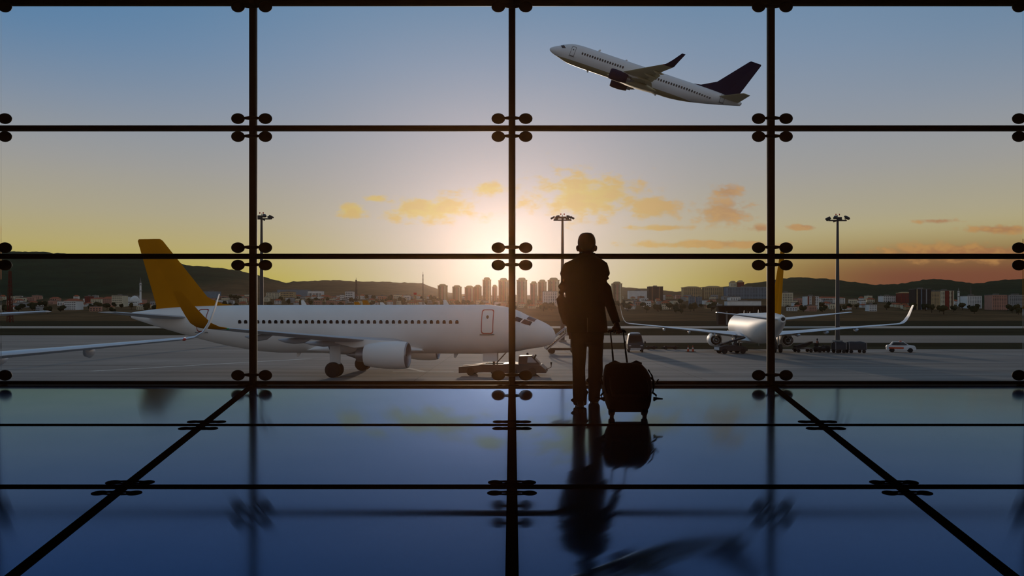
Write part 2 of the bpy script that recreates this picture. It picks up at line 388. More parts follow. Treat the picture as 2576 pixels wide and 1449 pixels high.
m_strut = mat('gear_strut', (92,92,94), 0.5, 0.3, 0.1, 4)
m_redline = mat('door_outline_red', (150,44,40), 0.5, 0, 0.05, 3)
m_greyline = mat('door_outline_grey', (90,90,94), 0.5, 0, 0.05, 3)
m_navred = mat('red_lamp_glass', (200,50,30), 0.3, 0, 0.05, 3)
m_navgreen = mat('green_lamp_glass', (40,150,90), 0.3, 0, 0.05, 3)

AF = [(0,0),(0.03,0.42),(0.12,0.80),(0.32,1.0),(0.6,0.74),(0.85,0.28),(1,0.02)]
def foil(le, chord, thick, tdir, twist=0.0):
    le, tdir = Vector(le), Vector(tdir).normalized(); h = chord*thick/2
    up = [le+Vector((chord*x, 0, 0))+tdir*(h*t) for x, t in AF]; dn = [le+Vector((chord*x, 0, 0))-tdir*(h*t*0.75) for x, t in AF[1:]][::-1]
    return up+dn
def foil_loft(secs, thick):              # secs: (x leading edge, y, z, chord)
    rings = []
    for i, (x, y, z, c) in enumerate(secs):
        a = secs[max(0, i-1)]; b = secs[min(len(secs)-1, i+1)]
        t = Vector((0, b[1]-a[1], b[2]-a[2]))
        if t.y < 0: t = -t
        nrm = Vector((1,0,0)).cross(t)
        if nrm.length < 1e-6: nrm = Vector((0,0,1))
        th = thick if not isinstance(thick, (list, tuple)) else thick[i]
        rings.append(foil((x, y, z), c, th, nrm))
    return MB().loft(rings)

A320 = dict(L=37.57, st=[(0,3.27,.05,.05),(.08,3.28,.36,.35),(.4,3.33,.78,.75),(1.2,3.44,1.20,1.10),(2.2,3.57,1.54,1.38),(3.2,3.71,1.72,1.72),(4.5,3.81,1.89,1.97),(6,3.83,1.975,2.07),(15,3.83,1.975,2.07),
        (24,3.83,1.975,2.07),(26.5,3.95,1.92,1.95),(29,4.15,1.70,1.72),(31.5,4.42,1.36,1.40),(34,4.68,.95,1.0),(36,4.86,.58,.63),(37.2,4.97,.32,.36),(37.57,5.0,.24,.26)],
    wing=[(11.7,1.0,2.55,6.9),(12.4,1.95,2.7,6.1),(14.8,6.4,3.15,3.9),(17.6,11.5,3.65,2.75),(20.2,16.4,4.15,1.75)],
    winglet=[(20.2,16.4,4.15,1.75),(20.55,16.85,4.24,1.6),(20.95,17.2,4.5,1.42),(21.35,17.42,4.95,1.22),(22.0,17.65,5.75,0.92),(22.6,17.82,6.5,0.55)],
    stab=[(31.4,0.5,4.75,4.1),(31.7,1.0,4.8,3.9),(35.0,6.2,5.25,1.45)], fin=[(29.6,5.55,5.75),(29.9,5.85,5.4),(34.7,11.6,2.35),(34.95,11.76,2.0)], dorsal=(27.8, 5.85, 30.6, 6.6),
    eng=(5.75, 1.92, 11.15, 1.02), wz=2.95, mg=(17.7, 3.8, 0.62), ng=(5.07, 0.38), belly=(11.0, 21.0, 1.62),
    cabin=(8.0, 27.0, 0.533, 4.42), doors=[(5.5, 1.0, 3.5, 5.48), (30.3, 0.95, 3.6, 5.55)])
B737 = dict(L=38.0, st=[(0,2.90,.03,.03),(.12,2.90,.26,.26),(.5,2.92,.52,.52),(1.3,3.0,.92,.88),(2.2,3.12,1.22,1.20),(3.0,3.22,1.42,1.52),(4.2,3.30,1.66,1.84),(5.5,3.34,1.80,1.96),(7.0,3.35,1.88,2.0),(15,3.35,1.88,2.0),
        (24,3.35,1.88,2.0),(27,3.5,1.82,1.86),(30,3.78,1.58,1.58),(33,4.12,1.18,1.22),(35.5,4.38,.78,.84),(37.2,4.54,.46,.54),(38.0,4.60,.30,.36)],
    wing=[(12.6,1.0,2.15,7.6),(13.4,1.85,2.25,6.8),(15.6,5.3,2.65,4.6),(18.9,11.3,3.3,2.9),(22.0,16.9,3.9,1.75)],
    winglet=[(22.0,16.9,3.9,1.75),(22.4,17.3,4.02,1.55),(22.8,17.6,4.35,1.3),(23.4,17.85,5.0,1.0),(24.4,18.1,6.3,0.6)],
    stab=[(33.2,0.4,4.55,4.2),(33.6,0.9,4.6,3.9),(37.1,7.15,5.35,1.3)], fin=[(30.6,5.0,6.3),(31.0,5.4,5.9),(36.6,12.2,2.3),(36.85,12.4,1.95)], dorsal=(26.9, 5.15, 32.6, 7.2),
    eng=(4.83, 1.55, 13.1, 0.95), wz=2.45, mg=(19.6, 2.86, 0.56), ng=(4.0, 0.36), belly=(12.3, 22.5, 1.15),
    cabin=(6.6, 32.2, 0.51, 3.75), doors=[(4.7, 0.9, 2.75, 4.55), (34.4, 0.85, 3.6, 5.2)])

def sunset_below(name, top, low, z0):
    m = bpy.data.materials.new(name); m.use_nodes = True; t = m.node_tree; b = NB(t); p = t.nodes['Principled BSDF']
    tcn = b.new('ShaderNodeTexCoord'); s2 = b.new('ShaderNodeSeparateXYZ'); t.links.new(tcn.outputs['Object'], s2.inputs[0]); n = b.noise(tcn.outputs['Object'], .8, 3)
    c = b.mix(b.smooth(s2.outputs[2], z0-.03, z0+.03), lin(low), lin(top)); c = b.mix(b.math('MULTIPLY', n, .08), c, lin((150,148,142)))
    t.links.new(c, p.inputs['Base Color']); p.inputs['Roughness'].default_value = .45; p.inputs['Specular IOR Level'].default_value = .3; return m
m_sunset_belly = sunset_below('white_over_sunset_tan', (228,228,228), (150,140,104), 2.05)  # tan underside paints in the sunset glow from below, plus a livery line
def airliner(name, cfg, loc, rot, tail, wl, nacelle, outline, sides=(1, -1), windows=True, gear=True, wingmat=None, wl_out=None, belly_mat=None, tipdrop=0.0, flaps=0.0):
    root = empty(name, loc, rot); st = cfg['st']; xs = [s[0] for s in st]
    zc = lambda x: spline(xs, [s[1] for s in st], x); hw = lambda x: spline(xs, [s[2] for s in st], x); hh = lambda x: spline(xs, [s[3] for s in st], x)
    def surf(x, ph, off=0.0): return Vector((x, (hw(x)+off)*math.sin(ph), zc(x)+(hh(x)+off)*math.cos(ph)))
    L = xs[-1]; SEG = 40
    stations = sorted(set([0, .03, .07, .12, .2, .3, .45, .65, .9] + [1.2+.35*i for i in range(17)] + [7.2+1.4*i for i in range(int((L-8)/1.4))] + [L-.4, L]))
    wm = wingmat or m_grey; bm_ = belly_mat or m_white
    MB().loft([[surf(x, 2*math.pi*k/SEG) for k in range(SEG)] for x in stations]).build('fuselage', m_sunset_belly if nacelle is m_navy else m_white, root, 50)
    # tail pipe
    MB().lathe([(0, .22), (.18, .20)], (L-.06, 0, zc(L)), (1,0,0), 16).build('tail_pipe', m_duct, root, True)
    b0, b1, bz = cfg['belly']; rings = []
    for i in range(15):
        t = i/14; x = b0+(b1-b0)*t; e = math.sin(math.pi*min(1, max(0.02, t if t < .5 else 1-(1-t))))**0.45
        w = hw(x)*(0.72+0.42*e); zb = zc(x)-hh(x)+0.35-(zc(x)-hh(x)+.35-bz)*e; zt = zc(x)-hh(x)*0.45*e-hh(x)*(1-e)*0.9
        rings.append([Vector((x, w*math.copysign(abs(math.sin(a))**.8, math.sin(a)), (zt+zb)/2+(zt-zb)/2*math.copysign(abs(math.cos(a))**.8, math.cos(a)))) for a in [2*math.pi*k/24 for k in range(24)]])
    MB().loft(rings).build('belly_fairing', bm_, root, 50)
    for s in (1, -1):
        nw = len(cfg['wing'])
        ws = [(x, s*y, z-tipdrop*(y/17.0)**1.0, c) for x, y, z, c in cfg['wing']]
        w = foil_loft(ws, [.15, .15, .12, .11, .10]).build('wing', wm, root, 60)
        wls = [(x, s*y, z-tipdrop, c) for x, y, z, c in cfg['winglet']]
        mid = wl_out if (wl_out and s == (wl_out and 1)) else None
        foil_loft(wls, .09).build('winglet', wl, root, 60)
        for fy in (0.32, 0.52, 0.72):
            Y = 17*fy; x0 = interp([q[1] for q in cfg['wing']], [q[0] for q in cfg['wing']], Y); c = interp([q[1] for q in cfg['wing']], [q[3] for q in cfg['wing']], Y); z = interp([q[1] for q in cfg['wing']], [q[2] for q in cfg['wing']], Y)-tipdrop*Y/17
            MB().tube([(x0+c*.45, s*Y, z-.10), (x0+c*.62, s*Y, z-.24), (x0+c*.85, s*Y, z-.30), (x0+c*1.08, s*Y, z-.26), (x0+c*1.22, s*Y, z-.20)], [.03, .15, .17, .11, .03], 12, 1.35).build('flap_fairing', wm, w, True)
        if flaps:
            for (ya, yb) in ((2.2, 5.0), (5.4, 11.0)):
                q = []
                for Y in (ya, yb):
                    x0 = interp([k[1] for k in cfg['wing']], [k[0] for k in cfg['wing']], Y); c = interp([k[1] for k in cfg['wing']], [k[3] for k in cfg['wing']], Y); z = interp([k[1] for k in cfg['wing']], [k[2] for k in cfg['wing']], Y)
                    q.append([Vector((x0+c*.93, s*Y, z-.05)), Vector((x0+c*.95, s*Y, z-.02)), Vector((x0+c*1.16, s*Y, z-.30)), Vector((x0+c*1.15, s*Y, z-.33))])
                MB().loft(q).build('flap', wm, w)
        nav = MB(); xt, yt, zt, ct = ws[-1]; nav.ball((xt+.12, yt, zt-.02), .14, .12, .07, 10, 6); nav.build('nav_light', m_navgreen if s > 0 else m_navred, root, True)
        foil_loft([(x, s*y, z, c) for x, y, z, c in cfg['stab']], [.10, .10, .09]).build('tailplane', wm, root, 60)
        # engine
        ey, ez, ex, er = cfg['eng']; ey *= s
        e = MB().lathe([(0, er*.86), (-.05, er*.91), (.02, er*.97), (.25, er*1.03), (.9, er*1.07), (1.9, er*1.04), (2.8, er*.93), (3.35, er*.80), (3.35, er*.74), (2.6, er*.72)], (ex, ey, ez), (1,0,0), 32, False).build('engine', nacelle, root, 35)
        MB().lathe([(.5, er*.80), (.08, er*.80), (-.02, er*.855), (-.05, er*.91), (-.02, er*.955), (.06, er*.985)], (ex, ey, ez), (1,0,0), 32, False).build('inlet_lip', m_metal if nacelle is not m_navy else m_navy, e, 35)
        MB().lathe([(.42, er*.82), (.45, er*.2), (.25, er*.12), (.10, .02)], (ex, ey, ez), (1,0,0), 32).build('fan', m_duct, e, 35)
        MB().lathe([(2.5, er*.73), (2.9, er*.58), (4.0, er*.50), (4.05, er*.44), (3.6, er*.42)], (ex, ey, ez), (1,0,0), 24).build('core_nozzle', m_metal, e, 35)
        MB().lathe([(3.5, er*.34), (4.2, er*.26), (4.9, .03)], (ex, ey, ez), (1,0,0), 20).build('exhaust_cone', m_metal, e, 35)
        MB().loft([[Vector((x, ey-w, z0)), Vector((x, ey+w, z0)), Vector((x, ey+w, z1)), Vector((x, ey-w, z1))] for x, w, z0, z1 in ((ex+.7,.06,ez+er*.9,ez+er*1.08),(ex+2.2,.2,ez+er*.8,cfg['wz']+.1),(ex+4.2,.2,ez+er*.55,cfg['wz']+.25),(ex+5.8,.06,cfg['wz']-.1,cfg['wz']+.2))]).build('pylon', nacelle if nacelle is not m_navy else m_white, e)
    # fin, rudder, fillet
    fs = cfg['fin']; r1 = []; r2 = []
    for x, z, c in fs:
        full = foil((x, 0, z), c, .10, (0,1,0))
        r1.append(foil((x, 0, z), c*.70, .13, (0,1,0))); r2.append(foil((x+c*.60, 0, z), c*.40, .12, (0,1,0)))
    f = MB().loft(r1).build('fin', tail, root, 60); MB().loft(r2).build('rudder', tail, f, 60)
    dx0, dz0, dx1, dz1 = cfg['dorsal']
    MB().loft([[Vector((dx0,-.02,dz0-.3)), Vector((dx0,.02,dz0-.3)), Vector((dx0,0,dz0))], [Vector(((dx0+dx1)/2,-.14,dz0-.4)), Vector(((dx0+dx1)/2,.14,dz0-.4)), Vector(((dx0+dx1)/2,0,dz0+(dz1-dz0)*.24))], [Vector((dx1,-.2,dz0-.6)), Vector((dx1,.2,dz0-.6)), Vector((dx1,0,dz1))]]).build('fin_fillet', tail, root)
    # doors: proud outline on the skin
    for (x, wd, z0, z1) in cfg['doors']:
        for s in sides:
            def ph(z, xx): return math.acos(max(-1, min(1, (z-zc(xx))/hh(xx))))*s
            c = []; rad = .18
            for cx_, cz_, a0 in ((x+wd/2-rad, z1-rad, 0), (x-wd/2+rad, z1-rad, 90), (x-wd/2+rad, z0+rad, 180), (x+wd/2-rad, z0+rad, 270)):
                if len(c):
                    pass
                c += [(cx_+rad*math.cos(R(a0+q)), cz_+rad*math.sin(R(a0+q))) for q in (0, 30, 60, 90)]
            dense = []
            for i in range(len(c)):
                p, q = c[i], c[(i+1) % len(c)]; nn = max(1, int(math.hypot(q[0]-p[0], q[1]-p[1])/.25))
                dense += [(p[0]+(q[0]-p[0])*k/nn, p[1]+(q[1]-p[1])*k/nn) for k in range(nn)]
            mx = sum(p[0] for p in dense)/len(dense); mz = sum(p[1] for p in dense)/len(dense)
            ins = [(p[0]-math.copysign(min(.065, abs(p[0]-mx)), p[0]-mx), p[1]-math.copysign(min(.065, abs(p[1]-mz)), p[1]-mz)) for p in dense]
            o_ = [surf(a, ph(b_, a), .02) for a, b_ in dense]; i_ = [surf(a, ph(b_, a), .02) for a, b_ in ins]; n_ = len(o_)
            d = MB().add(o_+i_, [(k, (k+1) % n_, n_+(k+1) % n_, n_+k) for k in range(n_)]).build('door', outline, root)
            zs = z1-.62
            wv = [surf(x+.11*math.cos(R(t)), ph(zs+.14*math.sin(R(t)), x), .022) for t in range(0, 360, 30)]
            MB().add(wv, [tuple(range(12))]).build('door_window', m_win, d)
            MB().box(x-wd/2-.1, x+wd/2+.1, s*(hw(x)*math.sin(abs(ph(z0, x)))+.02), s*(hw(x)*math.sin(abs(ph(z0, x)))+.10), z0-.10, z0-.02).build('sill', m_greyline, d)
    # cabin windows
    if windows:
        c0, c1, pitch, wz = cfg['cabin']; wsz = 1.1 if cfg is A320 else 1.3; a = math.acos((wz-zc(15))/hh(15))
        wm_ = MB(); wm_.loft([[Vector((.125*wsz*k*math.copysign(abs(math.cos(t))**.8, math.cos(t)), .19*wsz*k*math.copysign(abs(math.sin(t))**.8, math.sin(t)), h)) for t in [2*math.pi*j/14 for j in range(14)]] for k, h in ((1.0, -.05), (1.0, .006), (.8, .012))]); wme = wm_.mesh('cabin_window', True)
        nwin = int((c1-c0)/pitch)+1
        for s in sides:
            for i in range(nwin):
                x = c0+i*pitch
                if name.startswith('climbing') and (15.1 < x < 15.9 or 16.2 < x < 16.9): continue
                p = surf(x, math.acos(max(-1, min(1, (wz-zc(x))/hh(x))))*s)
                nrm = Vector((0, math.sin(a)*s/hw(15), math.cos(a)/hh(15))).normalized(); up = nrm.cross(Vector((1,0,0))); 
                if up.z < 0: up = -up
                M = Matrix((Vector((1,0,0)), up, nrm)).transposed()
                o = link('cabin_window', wme, m_win, root, p, M.to_euler())
    # cockpit glazing on the nose
    lx = (1.75, 3.35) if cfg is A320 else (1.95, 3.0)
    for s in (1, -1):
        for (a0, a1, xa0, xa1, xb0, xb1) in (((7, 41, 1.50, 1.72, 2.15, 2.35), (44, 63, 1.86, 2.02, 2.50, 2.78), (46, 62, 2.62, 2.88, 3.15, 3.42)) if cfg is A320 else ((6, 40, lx[0]-.15, lx[0]+.05, lx[0]+.6, lx[0]+.6), (43, 60, lx[0]+.1, lx[0]+.3, lx[0]+.7, lx[0]+.95), (61, 70, lx[0]+.35, lx[0]+.5, lx[0]+1.0, lx[0]+1.2))):
            g = []
            for i in range(6):
                t = i/5; an = R(a0+(a1-a0)*t)*s
                g.append([surf(xa0+(xa1-xa0)*t+((xb0+(xb1-xb0)*t)-(xa0+(xa1-xa0)*t))*k/4, an, .018) for k in range(5)])
            MB().loft(g, False, False).build('cockpit_window', m_win, root, True)
    for x, h in ((9.0, .42), (21.5, .42), (14.5, .22)):
        MB().loft([foil((x, 0, zc(x)+hh(x)-.03), .5, .12, (0,1,0)), foil((x+.28, 0, zc(x)+hh(x)+h), .25, .1, (0,1,0))]).build('antenna', m_white, root)
    for x in (8.2, 22.0):
        MB().loft([foil((x, 0, zc(x)-hh(x)+.03), .4, .12, (0,1,0)), foil((x+.22, 0, zc(x)-hh(x)-.34), .2, .1, (0,1,0))]).build('antenna', m_white, root)
    # landing gear
    if gear:
        gx, gy, gr = cfg['mg']
        wheel = lambda c, r, wd: MB().lathe([(-wd, r*.55), (-wd, r*.86), (-wd*.7, r), (wd*.7, r), (wd, r*.86), (wd, r*.55)], c, (0,1,0), 28)
        for s in (1, -1):
            g = MB().tube([(gx-.1, s*gy*.86, cfg['wz']), (gx, s*gy, gr)], [.15, .12], 12).tube([(gx, s*gy-.42, gr), (gx, s*gy+.42, gr)], .10, 10).tube([(gx+1.0, s*gy*.7, cfg['wz']-.2), (gx, s*gy*.97, gr+.6)], .06, 8).build('main_gear', m_strut, root, True)
            for o in (-.38, .38): wheel((gx, s*gy+o, gr), gr, .2).build('wheel', m_tyre, g, 40)
            MB().box(gx-.55, gx+.35, s*(gy+.12)-.02, s*(gy+.12)+.02, gr+.45, cfg['wz']-.1).build('gear_door', m_white, g)
        nx, nr = cfg['ng']
        g = MB().tube([(nx+.25, 0, zc(nx)-hh(nx)+.2), (nx, 0, nr)], [.13, .09], 12).tube([(nx, -.28, nr), (nx, .28, nr)], .07, 10).tube([(nx-1.0, 0, zc(nx-1)-hh(nx-1)+.1), (nx, 0, nr+.5)], .05, 8).build('nose_gear', m_strut, root, True)
        for o in (-.25, .25): wheel((nx, o, nr), nr, .13).build('wheel', m_tyre, g, 40)
        for s in (-1, 1): MB().box(nx-.2, nx+1.0, s*.42-.015, s*.42+.015, zc(nx)-hh(nx)-.65, zc(nx)-hh(nx)+.15).build('gear_door', m_white, g)
    return root

p1_ = airliner('parked_airliner', A320, (3.64, 61.41, G), (0, 0, R(174.04)), m_yellow, m_yellow, m_white, m_redline, sides=(1,), wingmat=m_grey)
tag(p1_, 'white parked airliner with amber tail fin, side on, coupled to a low tug', 'airplane')
p2_ = airliner('parked_airliner', B737, (36.16, 119.09, G), (0, 0, R(-99.22)), m_yellow, m_lightwing, m_white, m_greyline, sides=(-1,), windows=False, wingmat=m_lightwing)
tag(p2_, 'white parked airliner with amber fin seen from behind among baggage carts', 'airplane')
p3_ = airliner('parked_airliner', A320, (-26.21, 12.45, G), (0, 0, R(106.68)), m_white, m_lightwing, m_white, m_greyline, sides=(-1,), windows=False, wingmat=m_lightwing, tipdrop=0.35)
tag(p3_, 'white airliner at the left edge, only its wing with upturned tip and tailplane showing', 'airplane')
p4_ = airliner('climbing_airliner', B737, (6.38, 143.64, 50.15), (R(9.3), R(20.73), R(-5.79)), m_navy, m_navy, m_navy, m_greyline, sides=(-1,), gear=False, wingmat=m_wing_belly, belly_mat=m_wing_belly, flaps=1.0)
tag(p4_, 'white airliner with midnight blue tail and engines climbing in the sky', 'airplane')

# ------------------------------------------------------------------ the traveller
m_suit = mat('charcoal_suit_cloth', (13,11,11), 0.95, 0, 0.15, 30, spec=0.05)
m_trouser = mat('dark_trouser_cloth', (11,10,11), 0.9, 0, 0.15, 30, spec=0.2)
m_skin = mat('skin', (150,104,82), 0.6, 0, 0.08, 12)
m_hair = mat('short_dark_hair', (26,20,17), 0.7, 0, 0.25, 60)
m_leather = mat('black_leather', (16,15,15), 0.45, 0, 0.15, 20)
m_eye = mat('eye_white', (210,208,200), 0.3, 0, 0.03, 8)
m_shirt = mat('white_shirt', (190,190,188), 0.8, 0, 0.05, 20)
MY = 7.55
def mp_(px, py, Y=MY): return at(px, py, Y)
def ring(px0, px1, py, depth, Y=MY, seg=24, pw=0.85):
    a = at(px0, py, Y); b = at(px1, py, Y); c = (a+b)/2; w = (b-a).length/2
    return [Vector((c.x+w*math.copysign(abs(math.cos(t))**pw, math.cos(t)), c.y+depth*math.copysign(abs(math.sin(t))**pw, math.sin(t)), c.z)) for t in [2*math.pi*k/seg for k in range(seg)]]
def remesh(o, size, smooth=6):
    r = o.modifiers.new('Remesh', 'REMESH'); r.mode = 'VOXEL'; r.voxel_size = size; r.use_smooth_shade = True
    s = o.modifiers.new('Smooth', 'CORRECTIVE_SMOOTH' if False else 'SMOOTH'); s.factor = 0.5; s.iterations = smooth
    return o
man = empty('person', (at(1472, 1021.9, MY).x, MY, 0.0)); off = -Vector(man.location)
def part(mb, name, m, parent=man, smooth=True):
    mb.v = [tuple(Vector(v)+off) for v in mb.v]; return mb.build(name, m, parent, smooth)
tag(man, 'man in a dark suit standing at the window, hand on a trolley case', 'person')
# body: head, neck, trunk, arms with hands, legs, one continuous skin
b = MB()
HX = 1476
hr = [(586.5,.02,.02,.0),(588,.048,.055,.0),(591.5,.070,.080,.0),(597,.079,.095,.002),(604,.087,.102,.004),(612,.089,.104,.006),(620,.087,.100,.010),(628,.082,.094,.016),(634,.074,.086,.022),(639,.060,.072,.030),(643,.040,.050,.038)]
b.loft([[Vector((at(HX, y, MY).x+w*math.cos(t), MY+0.01+sh+d*math.sin(t), at(HX, y, MY).z)) for t in [2*math.pi*k/24 for k in range(24)]] for y, w, d, sh in hr])
b.tube([mp_(HX, 628, MY+.0), mp_(HX+0.5, 645, MY-.01), mp_(HX+1, 662, MY-.02)], [.062, .066, .082], 18)
for s in (-1, 1):                       # ears
    M = Euler((0, R(8*s), R(-22*s))).to_matrix()
    b.ball((at(HX, 622, MY).x+s*.093, MY+.005, at(HX, 625, MY).z), .016, .020, .033, 12, 8, M)
nz = at(HX, 622, MY)
b.ball((nz.x, MY+.128, nz.z-.005), .016, .022, .026, 10, 6); b.ball((nz.x, MY+.112, nz.z-.055), .026, .014, .010, 10, 6); b.ball((nz.x, MY+.10, nz.z-.085), .03, .02, .018, 10, 6)
b.loft([ring(1440,1512,662,.08), ring(1436,1514,700,.10), ring(1440,1508,760,.095), ring(1440,1512,820,.10), ring(1442,1512,858,.09)])
LS, LE, LW = mp_(1424,676), mp_(1412,752,MY-.05), mp_(1431,816,MY+.03)
RS, RE, RW = mp_(1519,674), mp_(1530,754,MY-.05), mp_(1551,812,MY-.20)
b.tube([mp_(1430,674), mp_(1423,692), mp_(1417,722,MY-.03), mp_(1412,752,MY-.052), mp_(1418,782,MY-.02), LW], [.032,.034,.032,.031,.031,.027], 14); b.tube([mp_(1513,674), mp_(1520,692), mp_(1523,722,MY-.03), mp_(1529.5,752,MY-.06), mp_(1540,782,MY-.13), RW], [.032,.034,.032,.031,.031,.027], 14)
GRIP = mp_(1553, 834, MY-.235)          # where the hand closes on the case handle
def finger(mb, pts, r): mb.tube(pts, [r, r*.95, r*.85, r*.55], 10)
pc = RW+(GRIP-RW)*0.62
b.tube([RW, RW+(GRIP-RW)*.3, pc, GRIP+Vector((0,-.012,.030))], [.027,.033,.040,.034], 14, 0.62)
for k in range(4):
    fx = -.036+.024*k; base = GRIP+Vector((fx, -.020, .026)); ln = (0.9, 1.0, 0.97, 0.85)[k]
    finger(b, [base, base+Vector((0,-.020,-.018*ln)), base+Vector((0,-.004,-.046*ln)), base+Vector((0,.022,-.046*ln))], .0095)
finger(b, [GRIP+Vector((-.040,.002,.045)), GRIP+Vector((-.050,.018,.022)), GRIP+Vector((-.034,.026,-.002)), GRIP+Vector((-.012,.024,-.010))], .011)
b.tube([LW, LW+Vector((.02,.05,-.05)), LW+Vector((.03,.08,-.11))], [.027,.042,.03], 12, 0.6)
for k in range(4): finger(b, [LW+Vector((.012+.017*k,.075,-.10)), LW+Vector((.012+.017*k,.085,-.125)), LW+Vector((.012+.017*k,.085,-.15)), LW+Vector((.012+.017*k,.08,-.168+.006*abs(k-1.5)))], .009)
finger(b, [LW+Vector((.04,.04,-.05)), LW+Vector((.062,.06,-.075)), LW+Vector((.068,.07,-.10)), LW+Vector((.066,.075,-.12))], .010)
LF = (mp_(1458,1012,MY), mp_(1496,1006,MY+.36))
b.tube([mp_(1456,845), mp_(1456,920,MY+.01), mp_(1458,985,MY), LF[0]], [.078,.055,.045,.036], 14); b.tube([mp_(1499,845), mp_(1498,920,MY+.10), mp_(1496,975,MY+.25), LF[1]], [.078,.055,.045,.036], 14)
for fp, z0 in ((LF[0], 0.035), (LF[1], 0.035)):
    b.tube([(fp.x, fp.y-.05, z0+.02), (fp.x, fp.y+.02, z0+.015), (fp.x, fp.y+.14, z0), (fp.x, fp.y+.19, z0-.005)], [.032,.038,.036,.02], 12, 0.7)
remesh(part(b, 'body', m_skin), .0065, 2)
for s in (-1, 1):
    e = MB().ball((nz.x+s*.032, MY+.097, nz.z+.026), .013, .013, .013, 10, 6); part(e, 'eye', m_eye)
h = MB()                                  # short hair over crown and nape
hh_ = [(585.4,.02,.02,0),(587,.052,.060,0),(591,.070,.083,-.001),(597,.083,.099,-.001),(604,.0905,.105,-.002),(611,.0925,.105,-.004),(617,.0895,.100,-.006),(623,.078,.084,-.010),(629,.064,.068,-.012),(635,.050,.056,-.012)]
h.loft([[Vector((at(HX, y, MY).x+w*math.cos(t), MY+0.01+sh+d*math.sin(t)*(1.0 if math.sin(t) < 0 else (0.96 if y < 603 else 0.60)), at(HX, y, MY).z+(0.0 if y < 606 or math.sin(t) < .3 else .012))) for t in [2*math.pi*k/28 for k in range(28)]] for y, w, d, sh in hh_])
part(h, 'hair', m_hair)
# jacket: trunk and both sleeves
j = MB()
j.loft([ring(1461,1494,638,.070,MY), ring(1459,1497,643,.078), ring(1448,1507,648.5,.092), ring(1436,1518,655,.100), ring(1420,1527,662,.108), ring(1415,1530,670,.115), ring(1417,1526,690,.128), ring(1420,1522,725,.136), ring(1424,1521,765,.132), ring(1424,1525,795,.140), ring(1425,1528,820,.147), ring(1427,1529,837,.150)])
j.tube([mp_(1426,671), mp_(1421,691), mp_(1416,722,MY-.03), mp_(1411,752,MY-.055), mp_(1417,782,MY-.02), mp_(1427,812,MY+.03)], [.044,.054,.054,.050,.050,.047], 16)
j.tube([mp_(1519,668), mp_(1522,690), mp_(1524,722,MY-.03), mp_(1530,752,MY-.06), mp_(1540,782,MY-.13), mp_(1551,812,MY-.20)], [.044,.054,.054,.052,.048,.041], 16)
j.tube([mp_(1528,664,MY), mp_(1518,663,MY)], [.015,.024], 12)
for s, px in ((-1, 1467), (1, 1487)): j.tube([mp_(px-s*2, 640, MY-.06), mp_(px+s*8, 637, MY-.035), mp_(px+s*11, 640, MY+.01)], [.012,.012,.011], 8)
for py, px, sx in ((700,1533,1),(722,1534,1),(744,1538,1),(735,1404,-1),(760,1400,-1)):   # sleeve creases
    c = mp_(px-sx*4, py, MY-.04); j.tube([c+Vector((0,-.03,.008)), c+Vector((0,.0,0)), c+Vector((0,.03,-.006))], [.010,.016,.010], 8)
jo = remesh(part(j, 'jacket', m_suit), .010, 5)
MB_v = MB(); va = mp_(1478, 800, MY-.151); vb = mp_(1478, 836, MY-.155)
MB_v.box(va.x-.002, va.x+.002, va.y-.004, va.y+.02, vb.z, va.z); part(MB_v, 'back_vent', m_leather, jo)
cc = MB(); cc.tube([mp_(1476, 642, MY+.0), mp_(1476, 634.5, MY+.0)], [.069,.066], 20); part(cc, 'shirt_collar', m_shirt)
# trousers
t = MB()
t.loft([ring(1436,1518,815,.105), ring(1435,1520,838,.112), ring(1436,1519,853,.105), ring(1440,1516,862,.09)])
t.tube([mp_(1456,846), mp_(1457,870,MY+.005), mp_(1457,900,MY+.012), mp_(1456,930,MY+.012), mp_(1457,965,MY+.0), mp_(1459,990,MY-.005), mp_(1459,1019,MY-.005)], [.082,.080,.071,.066,.068,.076,.068], 18, 1.12)
t.tube([mp_(1499,846), mp_(1499,870,MY+.03), mp_(1498,900,MY+.08), mp_(1498,930,MY+.13), mp_(1497,960,MY+.21), mp_(1495,985,MY+.29), mp_(1494.5,1006,MY+.34)], [.079,.077,.075,.079,.074,.064,.062], 18, 1.12)
for c in (mp_(1473,985,MY-.03), mp_(1443,1008,MY-.03), mp_(1481,958,MY+.2)): t.tube([c+Vector((-.03,-.01,.012)), c, c+Vector((.03,0,-.012))], [.012,.022,.012], 8)
remesh(part(t, 'trousers', m_trouser), .010, 5)
for fp in (LF[0]+Vector((.004,0,0)), LF[1]):
    s = MB(); rings = []
    for yy, w, hgt in ((-.085,.030,.060),(-.07,.038,.070),(-.02,.042,.080),(.05,.044,.070),(.11,.048,.052),(.17,.044,.042),(.205,.026,.034)):
        rings.append([Vector((fp.x+w*math.copysign(abs(math.cos(a))**.6, math.cos(a)), fp.y+yy, .016+(hgt-.016)/2+(hgt-.016)/2*math.copysign(abs(math.sin(a))**.7, math.sin(a)))) for a in [2*math.pi*k/16 for k in range(16)]])
    s.loft(rings); sh = part(s, 'shoe', m_leather)
    so_ = MB(); so_.loft([[Vector((fp.x+w*math.cos(a), fp.y+.06+l*math.sin(a), z)) for a in [2*math.pi*k/20 for k in range(20)]] for z, w, l in ((.0005,.045,.148),(.017,.048,.152))])
    part(so_, 'sole', m_leather, sh, 40)

